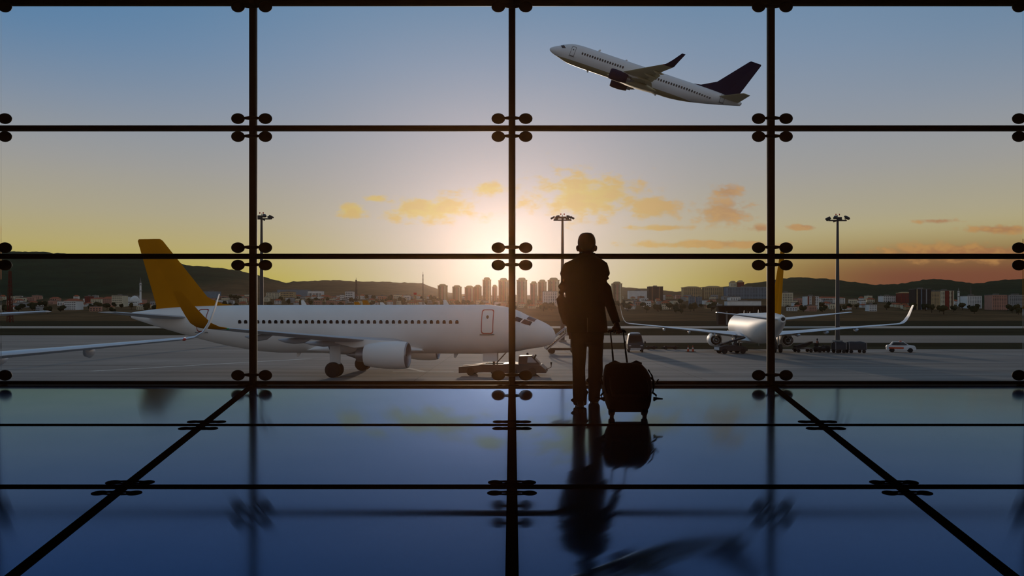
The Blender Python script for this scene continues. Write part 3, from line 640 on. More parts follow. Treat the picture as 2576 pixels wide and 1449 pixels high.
# ------------------------------------------------------------------ trolley case
m_case = mat('black_nylon', (15,15,16), 0.8, 0, 0.2, 40, spec=0.2)
m_strap = mat('black_webbing', (11,11,12), 0.85, 0, 0.1, 40, spec=0.2)
m_rod = mat('dark_grey_rod', (40,40,42), 0.4, 0.6, 0.1, 20)
TILT = R(38)
base = at(1581, 1050, 6.72); base.z = 0.0
case = empty('trolley_case', base, (-TILT, 0, 0)); tag(case, 'black soft trolley case tilted on two wheels beside the man', 'suitcase')
def rrect(cx, hw_, y0, y1, z, rad=.045, seg=5):
    o = []
    for (x_, y_, a0) in ((cx+hw_-rad, y1-rad, 0), (cx-hw_+rad, y1-rad, 90), (cx-hw_+rad, y0+rad, 180), (cx+hw_-rad, y0+rad, 270)):
        o += [Vector((x_+rad*math.cos(R(a0+90*q/(seg-1))), y_+rad*math.sin(R(a0+90*q/(seg-1))), z)) for q in range(seg)]
    return o
c = MB(); c.loft([rrect(0, .178, -.19, 0, .055), rrect(0, .192, -.205, .0, .075), rrect(-.002, .205, -.215, .0, .14), rrect(-.004, .222, -.22, .0, .24), rrect(-.006, .216, -.22, .0, .33), rrect(-.012, .200, -.215, .0, .40), rrect(-.020, .178, -.205, .0, .455), rrect(-.024, .150, -.18, -.005, .482)])
body = c.build('shell', m_case, case, 50)
for x in (-.10, .10): MB().tube([(x-.05, -.16, .478), (x, -.165, .496), (x+.05, -.16, .480)], [.014,.02,.014], 10).build('top_pad', m_case, body, True)
pk = MB(); pk.loft([rrect(0, .165, -.245, -.20, .09, .02), rrect(0, .178, -.25, -.20, .18, .02), rrect(-.004, .170, -.245, -.20, .28, .02)]); pk.build('front_pocket', m_case, case, 50)
for sx in (-1, 1):
    MB().tube([(sx*.205, -.20, .13), (sx*.222, -.235, .20), (sx*.215, -.235, .30), (sx*.195, -.21, .38)], .008, 8).build('compression_strap', m_strap, case, True)
for x, z, dx, dz in ((.224,.285,.07,.055), (.222,.125,.085,-.01), (-.222,.125,-.085,.01), (-.226,.30,-.03,.02)):
    s = MB(); s.tube([(x, -.12, z+.07), (x+dx*.35, -.13, z+.03), (x+dx*.30, -.13, z-.01), (x, -.12, z-.02)], .009, 8); s.tube([(x, -.13, z), (x+dx*.5, -.13, z-.004), (x+dx, -.13, z+dz*.8)], [.012,.010,.006], 8); s.build('strap_tail', m_strap, case, True)
for x in (-.150, .150):
    w = MB().lathe([(-.016,.020),(-.016,.030),(-.011,.035),(.011,.035),(.016,.030),(.016,.020)], (x, -.0, .033), (1,0,0), 20).build('wheel', m_tyre, case, 40)
    MB().box(x-.028, x+.028, -.05, .022, .030, .085).build('wheel_housing', m_case, case, bevel=.008)
hd = MB()
for xa, xb in ((-.094, -.088), (.046, .040)):
    hd.tube([(xa, -.02, .40), (xb, -.02, .72)], .0095, 10); hd.tube([(xb, -.02, .70), (xb*1.0, -.02, .962)], .0075, 10)
hd.build('telescopic_rod', m_rod, case, True)
MB().tube([(-.112, -.02, .955), (-.098, -.02, .972), (-.02, -.02, .976), (.05, -.02, .972), (.064, -.02, .955)], [.010,.014,.014,.014,.010], 12).build('grip', m_case, case, True)
MB().tube([(-.05, -.10, .482), (-.04, -.10, .505), (.0, -.10, .508), (.01, -.10, .482)], .008, 8).build('carry_handle', m_strap, case, True)

# ------------------------------------------------------------------ floodlight masts
m_mast = mat('galvanised_mast', (62,62,62), 0.6, 0.2, 0.1, 1)
m_lamp = mat('floodlight_housing', (44,46,46), 0.5, 0.1, 0.1, 2)
def mast(px, py_top, Y, label):
    base = at(px, 800, Y); base.z = G; top = CAMZ-(py_top-HY)*Y/F-G
    r = empty('floodlight_mast', base); tag(r, label, 'light mast', 'apron floodlight masts')
    MB().tube([(0,0,0), (0,0,top*.5), (0,0,top)], [.42,.32,.20], 14).build('pole', m_mast, r, True)
    MB().box(-.7, .7, -.7, .7, -.04, .35).build('footing', mat('mast_footing', (120,118,112), .9), r, bevel=.05)
    MB().tube([(-1.7,0,top-.35), (1.7,0,top-.35)], .13, 10).tube([(0,-1.7,top-.35), (0,1.7,top-.35)], .13, 10).build('cross_arm', m_mast, r, True)
    MB().box(-.75, .75, -.3, .3, top-.05, top+.30).build('head_frame', m_mast, r, bevel=.08)
    for a in (0, 55, 125, 180, 235, 305):
        x, y = 1.85*math.cos(R(a)), 1.85*math.sin(R(a))
        l = MB().box(-.42, .42, -.3, .3, -.16, .16).build('floodlight', m_lamp, r, bevel=.06); l.location = (x, y, top+.08); l.rotation_euler = (0, R(28), R(a))
        MB().tube([(-.15,0,-.15), (-.25,0,-.45)], .06, 8).build('bracket', m_mast, l, True)
    for s in (-.2, .2): MB().lathe([(0,.10),(.22,.12),(.3,.05)], (s*1.6, 0, top+.62), (0,0,1), 12).build('beacon', m_navred, r, True)
    MB().tube([(0,0,top+.2), (0,0,top+.65)], .05, 8).build('beacon_stem', m_mast, r)
mast(658, 546, 139, 'tall floodlight mast rising behind the fuselage of the side-on airliner')
mast(1415, 549, 139, 'tall floodlight mast just left of the man at the window')
mast(2107, 550, 139, 'tall floodlight mast standing behind the right wing of the far airliner')

# ------------------------------------------------------------------ ground vehicles
m_tug = mat('dark_tug_paint', (38,31,32), 0.5, 0, 0.15, 2)
m_vehwin = mat('vehicle_glass', (60,68,74), 0.15, 0, 0.05, 3)
m_vehdark = mat('dark_vehicle_paint', (34,34,38), 0.5, 0, 0.15, 2)
m_vehwhite = mat('white_vehicle_paint', (205,205,205), 0.4, 0, 0.05, 2)
m_chassis = mat('chassis_black', (22,22,22), 0.8, 0, 0.1, 3)
m_orange = mat('cone_orange', (190,70,24), 0.6, 0, 0.1, 4)
m_hivis = mat('hi_vis_vest', (170,196,50), 0.7, 0, 0.05, 6)
m_cover = mat('cart_cover', (38,42,50), 0.7, 0, 0.2, 2)
m_alu = mat('aluminium_rail', (170,170,172), 0.4, 0.6, 0.08, 3)
def wheels(root, spots, r, wd, axis=(0,1,0)):
    me = MB().lathe([(-wd/2,r*.5),(-wd/2,r*.88),(-wd*.3,r),(wd*.3,r),(wd/2,r*.88),(wd/2,r*.5)], (0,0,0), axis, 20).mesh('wheel', 40); me.materials.append(m_tyre)
    for x, y in spots: link('wheel', me, None, root, (x, y, r))
def ng(dx, dy=0.0):
    M = Matrix.Rotation(R(174.04), 3, 'Z'); return Vector((3.64, 61.41, G))+M @ Vector((5.07+dx, dy, 0))
# tow tug under the nose
p = ng(0); tug = empty('tow_tug', p, (0, 0, R(-5.96))); tag(tug, 'low dark aircraft tug with glazed cab under the airliner nose', 'tug')
MB().prism([(-2.9,.22),(-2.9,.72),(-2.2,.80),(-1.2,.90),(-.75,.98),(-.75,.30)], -1.3, -.5).prism([(-2.9,.22),(-2.9,.72),(-2.2,.80),(-1.2,.90),(-.75,.98),(-.75,.30)], .5, 1.3).build('fork', m_tug, tug)
MB().prism([(.75,.25),(.75,.98),(1.5,1.05),(2.2,.95),(3.9,.9),(4.3,.55),(4.35,.28)], -1.3, 1.3).build('deck', m_tug, tug)
MB().box(-.80, .80, -1.3, -.95, .3, .98).box(-.80, .80, .95, 1.3, .3, .98).build('side_beam', m_tug, tug)
cab = MB().prism([(2.0,.9),(2.05,1.62),(3.15,1.66),(3.75,1.05),(3.8,.9)], -.7, .7).build('cab', m_tug, tug, bevel=.03)
MB().prism([(2.75,1.08),(2.8,1.55),(3.1,1.57),(3.55,1.08)], -.72, .72).build('cab_glass', mat('bright_cab_glass', (150,155,160), .1, 0, .05, 3), cab)
MB().tube([(3.3,-.8,1.4),(3.5,-.95,1.75)], .07, 8).build('mirror', m_chassis, cab, True)
MB().tube([(4.3,-.9,.5),(4.75,-.9,.75),(4.75,-.9,1.15)], [.03,.03,.09], 8).build('bumper_flag', m_chassis, tug, True)
wheels(tug, [(-1.9,-1.15),(-1.9,1.15),(1.6,-1.2),(1.6,1.2),(3.2,-1.2),(3.2,1.2)], .36, .3)
def worker(loc, label, vest, rz=0, h=1.75, seated=False):
    r = empty('person', loc, (0,0,rz)); tag(r, label, 'person'); s = h/1.75
    b = MB(); b.ball((0,0,1.62*s), .09*s, .11*s, .13*s, 12, 8); b.tube([(0,0,1.52*s),(0,0,1.42*s)], [.055*s,.07*s], 10)
    b.tube([(0,0,1.45*s),(0,0,1.36*s),(0,0,1.1*s),(0,0,.88*s)], [.12*s,.19*s,.16*s,.17*s], 14, .62)
    for k in (-1, 1):
        b.tube([(k*.19*s,0,1.38*s),(k*.24*s,.02*s,1.1*s),(k*.22*s,.14*s,.92*s),(k*.20*s,.20*s,.88*s)], [.055*s,.048*s,.036*s,.03*s], 10)
        b.tube([(k*.09*s,0,.92*s),(k*.11*s,.02*s,.5*s),(k*.11*s,0,.08*s)], [.085*s,.065*s,.05*s], 10); b.tube([(k*.11*s,-.05*s,.045*s),(k*.11*s,.17*s,.035*s)], [.045*s,.035*s], 8)
    remesh(b.build('body', m_chassis, r, True), .025, 2)
    v = MB(); v.tube([(0,0,1.44*s),(0,0,1.36*s),(0,0,1.1*s),(0,0,.86*s)], [.13*s,.205*s,.175*s,.185*s], 16, .66); v.build('vest', vest, r, True)
    return r
worker(ng(-2.55, -2.0), 'ground worker in yellow-green vest standing behind the tug cab', m_hivis, R(-90), 1.78)
# boarding stairs behind the nose
st = empty('boarding_stairs', at(1408, 889, 96.9), (0, 0, R(4))); st.location.z = G; tag(st, 'mobile boarding stairs with pale handrails parked beyond the airliner nose', 'stairs')
MB().box(-1.7, 2.6, -.8, .8, .45, .75).build('chassis', m_chassis, st); MB().prism([(-1.9,.62),(-1.7,.5),(.9,2.55),(2.4,2.55),(2.4,2.75),(.7,2.75)], -.75, .75).build('ramp', m_chassis, st)
for i in range(9): MB().box(-1.75+.28*i, -1.45+.28*i, -.7, .7, .72+.235*i, .76+.235*i).build('step', m_alu, st)
for y in (-.78, .78):
    MB().tube([(-1.9,y,1.25),(.75,y,3.35),(2.4,y,3.35)], .07, 8).tube([(-1.9,y,.65),(-1.9,y,1.25)], .06, 8).tube([(.75,y,2.7),(.75,y,3.35)], .06, 8).tube([(2.4,y,2.7),(2.4,y,3.35)], .06, 8).build('handrail', m_alu, st, True)
    MB().prism([(-1.8,.55),(-1.65,.5),(.95,2.62),(.75,2.68)], y-.04, y+.04).build('stringer', m_alu, st)
MB().tube([(1.6,-.6,.7),(1.6,-.6,2.55)], .09, 8).tube([(1.6,.6,.7),(1.6,.6,2.55)], .09, 8).build('support_post', m_chassis, st, True)
wheels(st, [(-1.1,-.8),(-1.1,.8),(1.9,-.8),(1.9,.8)], .38, .25)
# service van facing the camera
van = empty('service_van', at(1597, 885, 101.2), (0, 0, R(-6))); van.location.z = G; tag(van, 'dark service van with pale roof facing the window beside the case handle', 'van')
rg = [[Vector((-w, y0, z)), Vector((w, y0, z)), Vector((w, 2.2, z)), Vector((-w, 2.2, z))] for z, w, y0 in ((.35,1.05,-2.1),(1.1,1.1,-2.1),(1.25,1.06,-1.7),(2.35,.82,-.9),(2.5,.72,-.7))]
vb_ = MB().loft(rg).build('body', m_vehdark, van, bevel=.05)
MB().add([(-.88,-1.68,1.32),(.88,-1.68,1.32),(.72,-1.0,2.28),(-.72,-1.0,2.28)], [(0,1,2,3)]).build('windscreen', m_win, vb_)
MB().lathe([(0,.75),(.12,.70),(.2,.45)], (0,.3,2.48), (0,0,1), 20).build('roof_hatch', m_vehwhite, van, True)
for s in (-1, 1):
    MB().box(s*.78-.16, s*.78+.16, -2.14, -2.08, .85, 1.02).build('headlamp', m_alu, vb_, bevel=.02); MB().box(s*1.3-.1, s*1.3+.1, -1.3, -1.2, 1.2, 1.5).build('mirror', m_chassis, vb_, bevel=.02)
MB().box(-.7, .7, -2.16, -2.08, .38, .6).build('bumper', m_alu, vb_)
wheels(van, [(-.9,-1.4),(.9,-1.4),(-.9,1.4),(.9,1.4)], .38, .25, (1,0,0))
# towing dollies and cones
def dolly(px, py, label, L):
    Y = (CAMZ-G)*F/(py-HY); r = empty('towing_dolly', at(px, py, Y)); r.location.z = G; tag(r, label, 'dolly')
    MB().tube([(-L/2-.4,0,.28),(L/2+.4,0,.34)], .09, 8).build('drawbar', m_chassis, r, True); MB().box(-L/2, L/2, -.3, .3, .32, .48).build('frame', m_chassis, r, bevel=.03)
    wheels(r, [(-L/2+.2,-.3),(-L/2+.2,.3),(L/2-.2,-.3),(L/2-.2,.3)], .26, .16)
dolly(1637, 879, 'low dark towing dolly just right of the service van', 1.2); dolly(1686, 879, 'low dark towing dolly left of the two cones', 1.8)
def cone(px, label):
    Y = (CAMZ-G)*F/(885-HY); r = empty('traffic_cone', at(px, 885, Y)); r.location.z = G; tag(r, label, 'cone', 'traffic cones by the left engine')
    MB().lathe([(.03,.17),(.85,.04),(.88,.03)], (0,0,0), (0,0,1), 16).build('cone_body', m_orange, r, True); MB().box(-.36, .36, -.3, .3, 0, .05).build('base', m_chassis, r); MB().lathe([(.42,.118),(.58,.088)], (0,0,0), (0,0,1), 16).build('stripe', m_vehwhite, r, True)
cone(1731, 'dark orange traffic cone, left of the pair near the far airliner engine'); cone(1743, 'dark orange traffic cone, right of the pair near the far airliner engine')
# belt loader under the far airliner
bl = empty('belt_loader', at(1838, 889, 96.5), (0, 0, R(8))); bl.location.z = G; tag(bl, 'dark belt loader parked under the left wing root of the far airliner', 'loader')
MB().prism([(-1.9,.4),(-1.9,.9),(-1.0,1.15),(.3,1.1),(1.6,.95),(2.0,.55),(1.9,.35)], -.9, .9).build('body', m_vehdark, bl, bevel=.04)
MB().box(-1.95, -1.85, -.75, .75, .5, .85).build('grille', m_vehwhite, bl); MB().prism([(-1.6,1.05),(-1.5,1.25),(1.9,2.2),(1.9,2.0)], -.35, .35).build('conveyor', m_chassis, bl)
MB().tube([(.6,-.5,1.0),(.6,-.5,1.9)], .06, 8).tube([(-.4,-.5,1.0),(-.4,-.5,1.7)], .06, 8).build('support_post', m_chassis, bl, True)
wheels(bl, [(-1.2,-.85),(-1.2,.85),(1.3,-.85),(1.3,.85)], .36, .25)
# baggage train on the right
def flat_cart(px, py, L, label, load):
    Y = (CAMZ-G)*F/(py-HY); r = empty('baggage_cart', at(px, py, Y)); r.location.z = G; tag(r, label, 'cart', 'baggage carts right of the far airliner')
    MB().box(-L/2, L/2, -.7, .7, .42, .56).build('bed', m_vehdark, r, bevel=.02); MB().tube([(-L/2,0,.45),(-L/2-.32,0,.35)], .05, 8).build('drawbar', m_chassis, r)
    if load == 'ramp': MB().prism([(-L/2,.6),(-L/2,.85),(L*.1,1.25),(L/2,1.5),(L/2,1.3),(0,.6)], -.45, .45).build('conveyor', m_chassis, r)
    else:
        MB().loft([[Vector((x, .72*math.cos(t), .56+.98*h_*max(0,math.sin(t))**.7)) for t in [math.pi*k/10 for k in range(11)]] for x, h_ in ((-L/2+.02,.92),(-L/4,1.02),(0,.97),(L/4,1.04),(L/2-.02,.90))]).build('cover', m_cover, r, 50)
        for x in (-L/2, L/2): MB().tube([(x,-.68,.5),(x,-.68,1.45)], .035, 6).tube([(x,.68,.5),(x,.68,1.45)], .035, 6).build('corner_post', m_alu, r)
    wheels(r, [(-L/2+.3,-.62),(-L/2+.3,.62),(L/2-.3,-.62),(L/2-.3,.62)], .24, .16)
flat_cart(2020, 886, 2.3, 'low cart with a sloping belt, nearest the far airliner engine', 'ramp')
flat_cart(2110, 888, 1.4, 'covered baggage cart right behind the small tractor', 'cover'); flat_cart(2152, 888, 2.3, 'long covered baggage cart at the end of the train', 'cover')
tr = empty('baggage_tractor', at(2067, 886, 100.2), (0,0,R(10))); tr.location.z = G; tag(tr, 'small dark baggage tractor between the carts', 'tractor')
MB().prism([(-.9,.35),(-.9,.75),(-.3,.8),(-.2,.6),(.25,.6),(.3,.95),(.95,.85),(1.0,.35)], -.5, .5).build('body', m_vehdark, tr, bevel=.03); MB().box(-.85, -.7, -.35, .35, .75, 1.25).build('backrest', m_chassis, tr); MB().tube([(.3,0,.9),(.1,0,1.15)], .03, 8).build('steering_column', m_chassis, tr)
wheels(tr, [(-.6,-.5),(-.6,.5),(.65,-.5),(.65,.5)], .3, .2)
worker(Vector(tr.location)+Vector((-.15,1.1,0)), 'ground worker in a pale red top standing behind the small baggage tractor', mat('pale_red_vest', (176,120,104), .8, 0, .1, 6), R(-80), 1.85)
# white car
car = empty('car', at(2266, 886, 100.1), (0, 0, R(-24))); car.location.z = G; tag(car, 'small white car with orange stripe parked alone on the right', 'car')
prof = [(-1.75,.35),(-1.8,.75),(-1.7,.95),(-1.35,1.0),(-1.0,1.42),(.35,1.45),(.95,1.0),(1.65,.88),(1.8,.6),(1.75,.33)]
cb_ = MB(); cb_.loft([[Vector((x, y_*(1 if z < 1.0 else .86), z)) for x, z in prof] for y_ in (-.78, -.80, .80, .78)]); cbo = cb_.build('body', m_vehwhite, car, bevel=.04)
MB().box(-1.5, .3, -.835, -.82, .5, .72).build('stripe', m_orange, cbo)
for s in (-1, 1): MB().add([(-1.15,s*.80,1.02),(.75,s*.80,1.02),(.30,s*.715,1.36),(-.92,s*.715,1.36)], [(0,1,2,3)]).build('side_window', m_win, cbo)
MB().add([(.98,-.66,1.0),(.98,.66,1.0),(.42,.58,1.40),(.42,-.58,1.40)], [(0,1,2,3)]).build('windscreen', m_win, cbo); MB().box(-.2, .1, -.3, .3, 1.44, 1.56).build('light_bar', m_orange, cbo, bevel=.03)
wheels(car, [(-1.1,-.72),(-1.1,.72),(1.1,-.72),(1.1,.72)], .31, .2)

# ------------------------------------------------------------------ far airliner behind the near one
p5_ = airliner('parked_airliner', A320, (-29.6, 322.0, G), (0, 0, R(174)), m_yellow, m_white, m_white, m_greyline, sides=(1,), windows=False)
tag(p5_, 'distant airliner hidden behind the side-on one, only its amber fin tip showing', 'airplane')

# ------------------------------------------------------------------ town
def shade(name, rgb, var=0.1): return mat(name, rgb, 0.9, 0, var, 0.15, spec=0.1)
m_cream = shade('cream_plaster', (206,194,164)); m_wht = shade('white_plaster', (214,212,206)); m_pnk = shade('pink_plaster', (178,132,112)); m_brn = shade('brown_plaster', (122,96,76))
m_gry = shade('grey_plaster', (150,150,148)); m_red = shade('dark_red_plaster', (120,52,44)); m_roof = shade('red_roof_tiles', (158,84,56), .2); m_flat = shade('grey_roofing', (110,106,100))
m_bwin = shade('dark_window_glass', (54,58,62)); m_blu = shade('blue_grey_cladding', (110,126,138)); m_blk = shade('dark_cladding', (48,46,44)); m_tan = shade('tan_plaster', (176,152,112))  # window panes: one even dark grey
def Yrow(yb): return 700+(807-yb)/55.0*800
def win_grid(w, h, d, floors, ncol, parent, m=None, tall=.5, wide=.5, zoff=0.0):
    mb = MB(); fh = h/floors; cw = w/ncol
    for f in range(floors):
        for c in range(ncol):
            x = -w/2+(c+.5)*cw; z = zoff+(f+.5)*fh
            mb.box(x-cw*wide/2, x+cw*wide/2, -d/2-.08, -d/2+.1, z-fh*tall/2, z+fh*tall/2)
    o = mb.build('window_grid', m or m_bwin, parent); o['kind'] = 'stuff'; return o
def block(name, px0, px1, ytop, yb, m, label, cat='building', roof='flat', floors=0, ncol=0, stripe=None, Y=None, depth=None, wm=None, group=None):
    Y = Y or Yrow(yb); px = (px0+px1)/2; w = (px1-px0)*Y/F; gz = ground_z(px, Y); h = CAMZ-(ytop-HY)*Y/F-gz; d = depth or max(8.0, min(w, 18.0))
    r = empty(name, ((px-CX)*Y/F, Y+d/2, gz)); tag(r, label, cat, group)
    body_h = h if roof == 'flat' else h*(0.80 if roof != 'gable' else .68)
    if roof == 'crown': body_h = h*.90
    MB().box(-w/2, w/2, -d/2, d/2, -6, body_h).build('walls', m, r)
    if roof == 'flat': MB().box(-w/2-.3, w/2+.3, -d/2-.3, d/2+.3, body_h-.4, body_h+.5).box(-w*.12, w*.12, -d*.2, d*.2, body_h, body_h+2.2).build('roof', m_flat, r)
    elif roof == 'crown':
        MB().loft([[Vector((-a*w/2,-a*d/2,z)), Vector((a*w/2,-a*d/2,z)), Vector((a*w/2,a*d/2,z)), Vector((-a*w/2,a*d/2,z))] for a, z in ((1.06,body_h-.6),(1.06,body_h+.4),(.74,body_h+.5),(.70,body_h*1.07),(.42,body_h*1.11))]).build('roof', m_tan, r)
    else:
        MB().loft([[Vector((-w*.54,-d*.55,body_h)), Vector((w*.54,-d*.55,body_h)), Vector((w*.54,d*.55,body_h)), Vector((-w*.54,d*.55,body_h))], [Vector((-w*.30,-.2,h)), Vector((w*.30,-.2,h)), Vector((w*.30,.2,h)), Vector((-w*.30,.2,h))]]).build('roof', m_roof, r)
    if floors: win_grid(w*.92, body_h*.94, d, floors, ncol, r, wm)
    if stripe:
        for fx, fw, sm in stripe: MB().box(w*(fx-fw/2), w*(fx+fw/2), -d/2-.5, -d/2+.2, -2, body_h*.985).build('balcony_stack', sm, r)
    return r
# tower blocks under the sun
TOW = [(1101,1124,714,m_tan,'squat tan tower block, leftmost of the hazy tower cluster'),(1138,1160,717,m_tan,'tan tower block, second from the left of the tower cluster'),(1169,1192,718,m_pnk,'pinkish tower block, third from the left of the tower cluster'),(1193,1211,716,m_tan,'narrow tan tower block left of the tallest tower'),
       (1214,1235,697,m_tan,'tallest narrow tower block left of the central mullion'),(1238,1251,716,m_pnk,'low narrow tower block between two tall ones'),(1254,1279,699,m_tan,'tall broad tower block just left of the central mullion'),(1300,1326,698,m_tan,'tall tower block just right of the central mullion'),
       (1334,1352,707,m_pnk,'pinkish tower block, second right of the central mullion'),(1354,1375,703,m_tan,'tan tower block midway between central mullion and man'),(1379,1407,698,m_tan,'tall tan tower block nearest the left elbow of the man'),(1541,1565,708,m_tan,'tan tower block just right of the man')]
for i, (a, b_, yt, m_, lb) in enumerate(TOW):
    block('tower_block', a, b_, yt, 759+(i % 3)*2, m_, lb, roof='crown', floors=16, ncol=5, stripe=[(-.30,.14,m_brn),(.30,.14,m_cream),(.0,.12,m_pnk)], group='tower blocks under the sun')
block('apartment_block', 1366, 1402, 733, 766, m_wht, 'white apartment block in front of the towers, left of the man', floors=9, ncol=6)
block('apartment_block', 1632, 1668, 721, 757, m_blk, 'dark brown apartment block right of the man', floors=9, ncol=7, stripe=[(-.25,.1,m_brn),(.25,.1,m_brn)])
block('warehouse', 1582, 1632, 731, 752, m_wht, 'low pale hall with light roof right of the man', 'building')
block('apartment_block', 1719, 1765, 720, 750, m_tan, 'long tan apartment row, left half, below the yellow sky', roof='crown', floors=9, ncol=9)
block('apartment_block', 1771.5, 1818, 719, 750, m_tan, 'long tan apartment row, right half, beside the glass office', roof='crown', floors=9, ncol=9)
block('office_block', 1827, 1936, 722, 752, m_blu, 'long dark glass office block left of the right mullion', floors=8, ncol=26)
block('tower_block', 1838, 1853, 706, 742, m_cream, 'cream tower behind the long office block', roof='crown', floors=10, ncol=4)
block('tower_block', 1856.5, 1872, 705, 742, m_red, 'dark red tower behind the long office block', roof='crown', floors=10, ncol=4)
block('tower_block', 1735, 1748, 746, 771, m_blu, 'blue grey twin tower, left one, in front of the tan row', floors=8, ncol=3); block('tower_block', 1753, 1766, 747, 771, m_blu, 'blue grey twin tower, right one, in front of the tan row', floors=8, ncol=3)
block('apartment_block', 1837, 1863, 747, 770, m_wht, 'white block with two pale towers below the office block', floors=6, ncol=4)
block('hall', 1830, 1915, 757, 772, m_wht, 'flat hall with a bright roof edge behind the dark hangar')
# dark open hangar behind the far airliner
hg_Y = 400; hg = empty('hangar', ((1868-CX)*hg_Y/F, hg_Y, G)); tag(hg, 'dark open-sided hangar behind the nose of the far airliner', 'hangar')
W_ = 142*hg_Y/F; H_ = CAMZ-(769-HY)*hg_Y/F-G
MB().box(-W_/2, W_/2, -7, 7, H_-.6, H_).build('roof', m_blk, hg); MB().box(-W_/2+3, W_/2, 2, 7, 0, H_-.6).build('rear_wall', m_blk, hg)
for i in range(9): MB().box(-W_/2+.3+i*(W_-.8)/8, -W_/2+.7+i*(W_-.8)/8, -6.8, -6.3, 0, H_-.6).build('column', m_blk, hg)
for i, fx in enumerate((.22, .58, .82)): MB().box(-W_/2+W_*fx, -W_/2+W_*fx+1.0, 1.8, 2.1, 0, H_*.7).build('door_panel', m_gry, hg)
# right-hand town
r = block('apartment_block', 1968, 1995, 736, 771, m_cream, 'cream block with roof frame right of the amber fin', floors=8, ncol=6)
block('apartment_block', 2030, 2060, 745, 778, m_wht, 'white block with brown stripes right of the amber fin', floors=8, ncol=6, stripe=[(-.38,.12,m_red),(.05,.28,m_brn)])
block('school', 2062, 2126, 746, 764, m_wht, 'long pale building with a red roof behind the right mast', roof='hip', floors=3, ncol=16)
block('apartment_block', 2221, 2253, 744, 760, m_wht, 'small white cube building on the hillside, right', floors=4, ncol=6)
block('house', 2186, 2206, 766, 783, m_wht, 'bright white house low in the right-hand town', floors=3, ncol=4)
block('tower_block', 2267, 2293, 734, 762, m_red, 'dark red round-topped tower left of the dark towers', roof='crown', floors=8, ncol=6)
block('tower_block', 2303, 2342, 727, 779, m_blk, 'darkest broad tower of the right-hand town', floors=14, ncol=8, stripe=[(-.4,.06,m_tan),(-.12,.06,m_blu),(.2,.06,m_gry)])
block('tower_block', 2343, 2364, 733, 779, m_tan, 'tan tower squeezed between dark tower and striped tower', floors=14, ncol=5); block('tower_block', 2366, 2400, 731, 779, m_cream, 'cream tower with dark red stripes left of the white minaret', floors=14, ncol=8, stripe=[(-.02,.3,m_red),(.36,.1,m_brn)])
rm_ = block('apartment_block', 2433, 2470, 744, 776, m_wht, 'grey white block carrying a rooftop mast, far right', floors=9, ncol=8)
block('apartment_block', 2496, 2534, 742, 780, m_pnk, 'pinkish grey block at the far right edge', floors=10, ncol=8); block('apartment_block', 2537, 2590, 742, 780, m_gry, 'broad grey block cut by the right edge', floors=10, ncol=10)
# left-hand town
block('apartment_block', 160, 192, 751, 780, m_wht, 'white four-storey block with a red hipped roof, left', roof='hip', floors=4, ncol=6)
block('house', 125, 143, 747, 762, m_pnk, 'pinkish house with round-edged roof, left', roof='hip', floors=2, ncol=3)
block('apartment_block', 213, 228, 745, 764, m_red, 'dark red block left of the mosque', floors=5, ncol=3); block('apartment_block', 228, 256, 748, 768, m_cream, 'cream block with a reddish roof left of the mosque', roof='hip', floors=4, ncol=6)
block('apartment_block', 258, 280, 746, 770, m_pnk, 'pink block with reddish roof near the mosque', roof='hip', floors=5, ncol=4); block('apartment_block', 281, 308, 743, 772, m_cream, 'tall cream block beside the mosque', floors=6, ncol=5); block('apartment_block', 309, 322, 746, 760, m_wht, 'narrow pale block touching the mosque side', floors=6, ncol=3)
block('warehouse', 697, 773, 729, 746, m_blu, 'long blue grey warehouse on the hillside behind the fuselage', depth=30); block('warehouse', 774, 810, 732, 748, m_wht, 'white hall beside the blue grey warehouse', floors=1, ncol=9)
block('apartment_block', 670, 704, 736, 750, m_cream, 'cream row of flats just right of the left mast', floors=3, ncol=8); block('apartment_block', 705, 738, 734, 752, m_tan, 'tan row of flats below the blue grey warehouse', floors=3, ncol=8)
block('apartment_block', 855, 866.5, 742, 762, m_wht, 'lower part of a stepped white building behind the fuselage', floors=4, ncol=4); block('apartment_block', 868, 888, 733, 762, m_wht, 'higher part of a stepped white building behind the fuselage', floors=5, ncol=4)
block('warehouse', 508, 548, 733, 746, m_blu, 'pale blue hall right of the amber fin, on the hillside')
# mosque
mq_Y = Yrow(769); mq = empty('mosque', ((339-CX)*mq_Y/F, mq_Y, ground_z(339, mq_Y))); tag(mq, 'pale domed mosque left of the amber tail fin', 'mosque'); k_ = mq_Y/F
MB().box(-13*k_, 13*k_, -8, 8, -4, 12*k_).build('hall', m_wht, mq); MB().box(-17*k_, 17*k_, -10, -8, -4, 5*k_).build('porch', m_wht, mq)
MB().lathe([(12*k_,11.5*k_),(16*k_,11*k_),(21*k_,8*k_),(24*k_,4*k_),(25.5*k_,.4*k_)], (0,0,0), (0,0,1), 20).build('dome', m_wht, mq, True); win_grid(24*k_, 11*k_, 16, 2, 7, mq)
def minaret(px, ytop, yb, label):
    Y = Yrow(yb); gz = ground_z(px, Y); h = CAMZ-(ytop-HY)*Y/F-gz; r = empty('minaret', ((px-CX)*Y/F, Y-6, gz)); tag(r, label, 'minaret')
    MB().lathe([(-4,2.2),(h*.12,2.2),(h*.14,1.6),(h*.80,1.45)], (0,0,0), (0,0,1), 14).build('shaft', m_wht, r, True); MB().lathe([(h*.80,1.4),(h*.97,.35),(h,.05)], (0,0,0), (0,0,1), 12).build('spire', m_flat, r, True)
    for f in (.50, .72): MB().lathe([(h*f,1.5),(h*f+.8,2.3),(h*f+1.8,2.3),(h*f+1.85,1.5)], (0,0,0), (0,0,1), 14).build('gallery', m_gry, r, True)
minaret(358, 698, 769, 'slender white minaret beside the amber tail fin'); minaret(2406, 724, 770, 'slender pale minaret in the right-hand town')
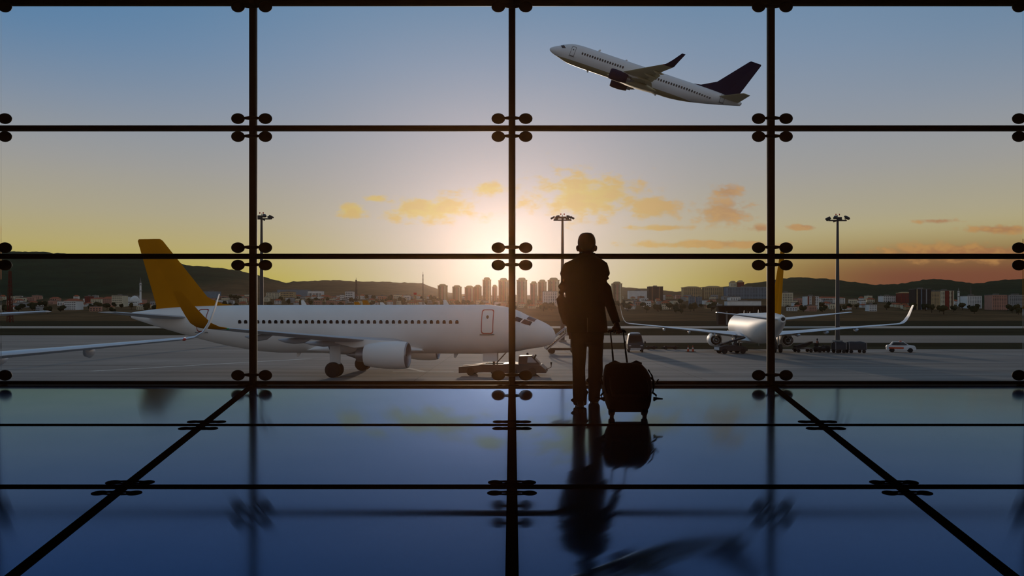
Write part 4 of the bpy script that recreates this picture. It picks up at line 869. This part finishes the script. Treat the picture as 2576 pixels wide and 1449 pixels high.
# lattice masts
def lattice(px, ytop, yb, Y, half, m_, label, name='lattice_mast'):
    gz = ground_z(px, Y); h = CAMZ-(ytop-HY)*Y/F-gz; r = empty(name, ((px-CX)*Y/F, Y, gz)); tag(r, label, 'mast'); mb = MB(); N = 12
    for sx, sy in ((-1,-1),(1,-1),(1,1),(-1,1)): mb.tube([(sx*half,sy*half,-3),(sx*half*.35,sy*half*.35,h)], max(.18,half*.2), 5)
    mb.build('leg_frame', m_, r); b2 = MB()
    for i in range(N):
        z0, z1 = h*i/N, h*(i+1)/N; a, c = half*(1-.65*i/N), half*(1-.65*(i+1)/N); s = 1 if i % 2 else -1
        for q in range(4):
            M = Matrix.Rotation(R(90*q), 3, 'Z'); b2.tube([M @ Vector((-s*a,-a,z0)), M @ Vector((s*c,-c,z1))], max(.12,half*.12), 4)
    b2.build('bracing', m_, r); MB().tube([(0,0,h),(0,0,h*1.06)], .2, 6).build('aerial', m_, r)
m_lat = shade('rust_red_lattice', (92,44,36)); m_lat2 = shade('grey_lattice', (96,84,78))
lattice(25, 682, 765, 560, 1.5, m_lat, 'rust red lattice mast at the far left'); lattice(896, 704, 766, 900, 1.6, m_lat2, 'grey lattice mast above the middle of the fuselage'); lattice(1064, 690, 770, 900, 1.0, m_lat2, 'thin tall mast left of the tower cluster'); 
zt_ = max(v[2] for c in rm_.children for v in c.bound_box); MB().tube([(0,0,zt_-.5),(0,0,zt_+9),(0,0,zt_+15)], [.9,.6,.2], 6).build('roof_aerial', m_lat2, rm_)
fl_Y = 1100; fl = empty('flag', ((1040-CX)*fl_Y/F, fl_Y, ground_z(1040, fl_Y))); tag(fl, 'small red flag on a pole behind the fuselage', 'flag'); fh_ = CAMZ-(736-HY)*fl_Y/F-ground_z(1040, fl_Y)
MB().tube([(0,0,-2),(0,0,fh_)], .15, 8).build('pole', m_gry, fl)
MB().loft([[Vector((x, .3*math.sin(x*1.5), z)) for x in [i*.7 for i in range(8)]] for z in (fh_-3.4, fh_-.2)], False, False).build('cloth', shade('red_flag_cloth', (196,30,30)), fl)
# small houses of the town, copied
rr = random.Random(11)
def proto_house(kind, m_):
    r = empty('house'); w, d, h = 1.0, 0.9, 0.72
    if kind == 'red':
        MB().box(-.5,.5,-.45,.45,-.6,.62).build('walls', m_, r); MB().loft([[Vector((-.56,-.5,.6)),Vector((.56,-.5,.6)),Vector((.56,.5,.6)),Vector((-.56,.5,.6))],[Vector((-.22,-.02,.9)),Vector((.22,-.02,.9)),Vector((.22,.02,.9)),Vector((-.22,.02,.9))]]).build('roof', m_roof, r)
    else:
        MB().box(-.5,.5,-.45,.45,-.6,.9).build('walls', m_, r); MB().box(-.53,.53,-.48,.48,.86,.94).box(-.15,.1,-.1,.1,.9,1.05).build('roof', m_flat, r)
    mb = MB()
    for f in range(2):
        for c in range(4): mb.box(-.42+.24*c, -.30+.24*c, -.47, -.44, .1+f*.3, .26+f*.3)
    o = mb.build('window_grid', m_bwin, r); o['kind'] = 'stuff'; return r
protos = [('red', proto_house('red', m_cream)), ('red', proto_house('red', m_wht)), ('red', proto_house('red', m_tan)), ('flat', proto_house('flat', m_wht)), ('flat', proto_house('flat', m_gry)), ('flat', proto_house('flat', m_pnk)), ('flat', proto_house('flat', m_cream))]
used = set()
PLACED = []
def free(x, y, r, slack=0.0):
    return all((x-a)**2+(y-b)**2 > (max(0.0, r+c-slack))**2 for a, b, c in PLACED)
for o in list(COL.objects):
    if o.type == 'EMPTY' and o.parent is None and o.get('category') in ('building', 'mosque', 'minaret', 'mast', 'flag', 'hangar') and o.location.y > 300:
        wx = max([abs(v[0]) for c in o.children for v in c.bound_box]+[1]); wy = max([abs(v[1]) for c in o.children for v in c.bound_box]+[1])
        nseg = max(1, int(wx/wy))
        for k in range(nseg): PLACED.append((o.location.x+(-wx+(2*k+1)*wx/nseg), o.location.y, max(wy, wx/nseg)*1.15))
REG = [(-40,400,750,783,46,'left of the amber tail fin'),(478,640,742,772,28,'between the amber fin and the left mullion'),(660,1085,738,769,80,'on the slope behind the fuselage'),(1085,1290,750,768,26,'at the foot of the hazy towers'),(1300,1412,754,772,10,'between central mullion and man'),(1548,1830,738,778,58,'between the man and the dark hangar'),(1975,2300,752,783,38,'behind the right wing of the far airliner'),(2340,2620,760,783,12,'at the far right edge')]
WALLS = ['cream', 'white', 'tan', 'white', 'grey', 'pinkish', 'cream']
for (a, b_, y0, y1, cnt, where) in REG:
    for i in range(cnt):
        for tries in range(60):
            px, yb = rr.uniform(a, b_), rr.uniform(y0, y1); Y = Yrow(yb); w = rr.uniform(8, 16); r_ = w*.62
            if free((px-CX)*Y/F, Y, r_): break
        else: continue
        PLACED.append(((px-CX)*Y/F, Y, r_)); k = rr.randrange(len(protos)); kind, pr = protos[k]
        o = pr if k not in used else copy_tree(pr); used.add(k)
        o.location = ((px-CX)*Y/F, Y, ground_z(px, Y)); o.scale = (w, w*.8, rr.uniform(6, 10.5)); o.rotation_euler = (0, 0, rr.uniform(-.45, .45))
        tag(o, 'small %s house with a %s %s' % (WALLS[k], 'red tiled roof' if kind == 'red' else 'flat roof', where), 'house', '%s %s-roofed houses %s' % (WALLS[k], kind, where))
# trees of the field edge
m_leaf = [mat('dark_tree_leaves', (38,44,28), 1.0, 0, .4, .6, spec=0.0), mat('olive_tree_leaves', (58,56,34), 1.0, 0, .4, .6, spec=0.0)]; m_trunk = mat('tree_bark', (52,42,34), 1.0, 0, .2, 2, spec=0.0)
def proto_tree(seed, m_):
    q = random.Random(seed); r = empty('tree'); mb = MB()
    for i in range(7):
        c = (q.uniform(-.28,.28), q.uniform(-.22,.22), q.uniform(.42,.78)); o = len(mb.v); mb.ball(c, q.uniform(.18,.30), q.uniform(.18,.28), q.uniform(.16,.26), 9, 6)
        for k in range(o, len(mb.v)): mb.v[k] = tuple(x+q.uniform(-.035,.035) for x in mb.v[k])
    mb.build('crown', m_, r); MB().tube([(0,0,-.1),(0,0,.5)], [.05,.03], 6).build('trunk', m_trunk, r); return r
tp = [proto_tree(s, m_leaf[s % 2]) for s in range(5)]; used = set()
TR = [(-40,400,772,790,26,'left of the amber tail fin'),(560,640,752,775,8,'right of the amber tail fin'),(660,900,758,775,18,'behind the middle of the fuselage'),(900,1100,752,772,20,'behind the forward fuselage'),(1100,1290,758,772,18,'below the hazy towers'),(1296,1420,762,780,12,'between central mullion and man'),(1550,1800,766,790,32,'between the man and the dark hangar'),(1980,2300,772,790,20,'behind the right wing of the far airliner'),(2300,2620,778,792,18,'at the far right edge')]
for (a, b_, y0, y1, cnt, where) in TR:
    for i in range(cnt):
        for tries in range(60):
            px, yb = rr.uniform(a, b_), rr.uniform(y0, y1); Y = Yrow(yb); h_ = rr.uniform(7, 12.5); wd = h_*rr.uniform(.9, 1.4)
            if free((px-CX)*Y/F, Y, wd*.5): break
        else: continue
        PLACED.append(((px-CX)*Y/F, Y, wd*.5)); k = rr.randrange(5); o = tp[k] if k not in used else copy_tree(tp[k]); used.add(k)
        o.location = ((px-CX)*Y/F, Y, ground_z(px, Y)); o.scale = (wd, wd*.8, h_); o.rotation_euler = (0, 0, rr.uniform(0, 6.28))
        tag(o, 'bushy %s tree of the field edge %s' % ('dark' if k % 2 == 0 else 'olive', where), 'tree', '%s trees %s' % ('dark' if k % 2 == 0 else 'olive', where))

# ------------------------------------------------------------------ evening haze outdoors, added flare veil indoors
def haze(name, box, density, g, col, label):
    m = bpy.data.materials.new(name); m.use_nodes = True; t = m.node_tree; t.nodes.remove(t.nodes['Principled BSDF'])
    v = t.nodes.new('ShaderNodeVolumeScatter'); v.inputs['Color'].default_value = (*col, 1); v.inputs['Density'].default_value = density; v.inputs['Anisotropy'].default_value = g
    t.links.new(v.outputs[0], t.nodes['Material Output'].inputs['Volume'])
    try: m.cycles.homogeneous_volume = True
    except Exception: pass
    o = MB().box(*box).build(name, m); tag(o, label, 'haze', kind='structure'); return o
haze('outdoor_haze', (-2600, 2600, 11.0, 3300, G-0.02, 420), 0.000010, 0.91, (1.0, 0.86, 0.78), 'thin golden evening haze over airfield and town')
haze('flare_haze', (-ROOM+.01, ROOM-.01, BACK+.01, WALL_Y-.15, 0.02, 5.15), 0.0013, 0.915, (1.0, 0.50, 0.22), 'faint warm haze added to the lounge air in place of lens flare')  # added volume; its sunlit veil imitates lens flare
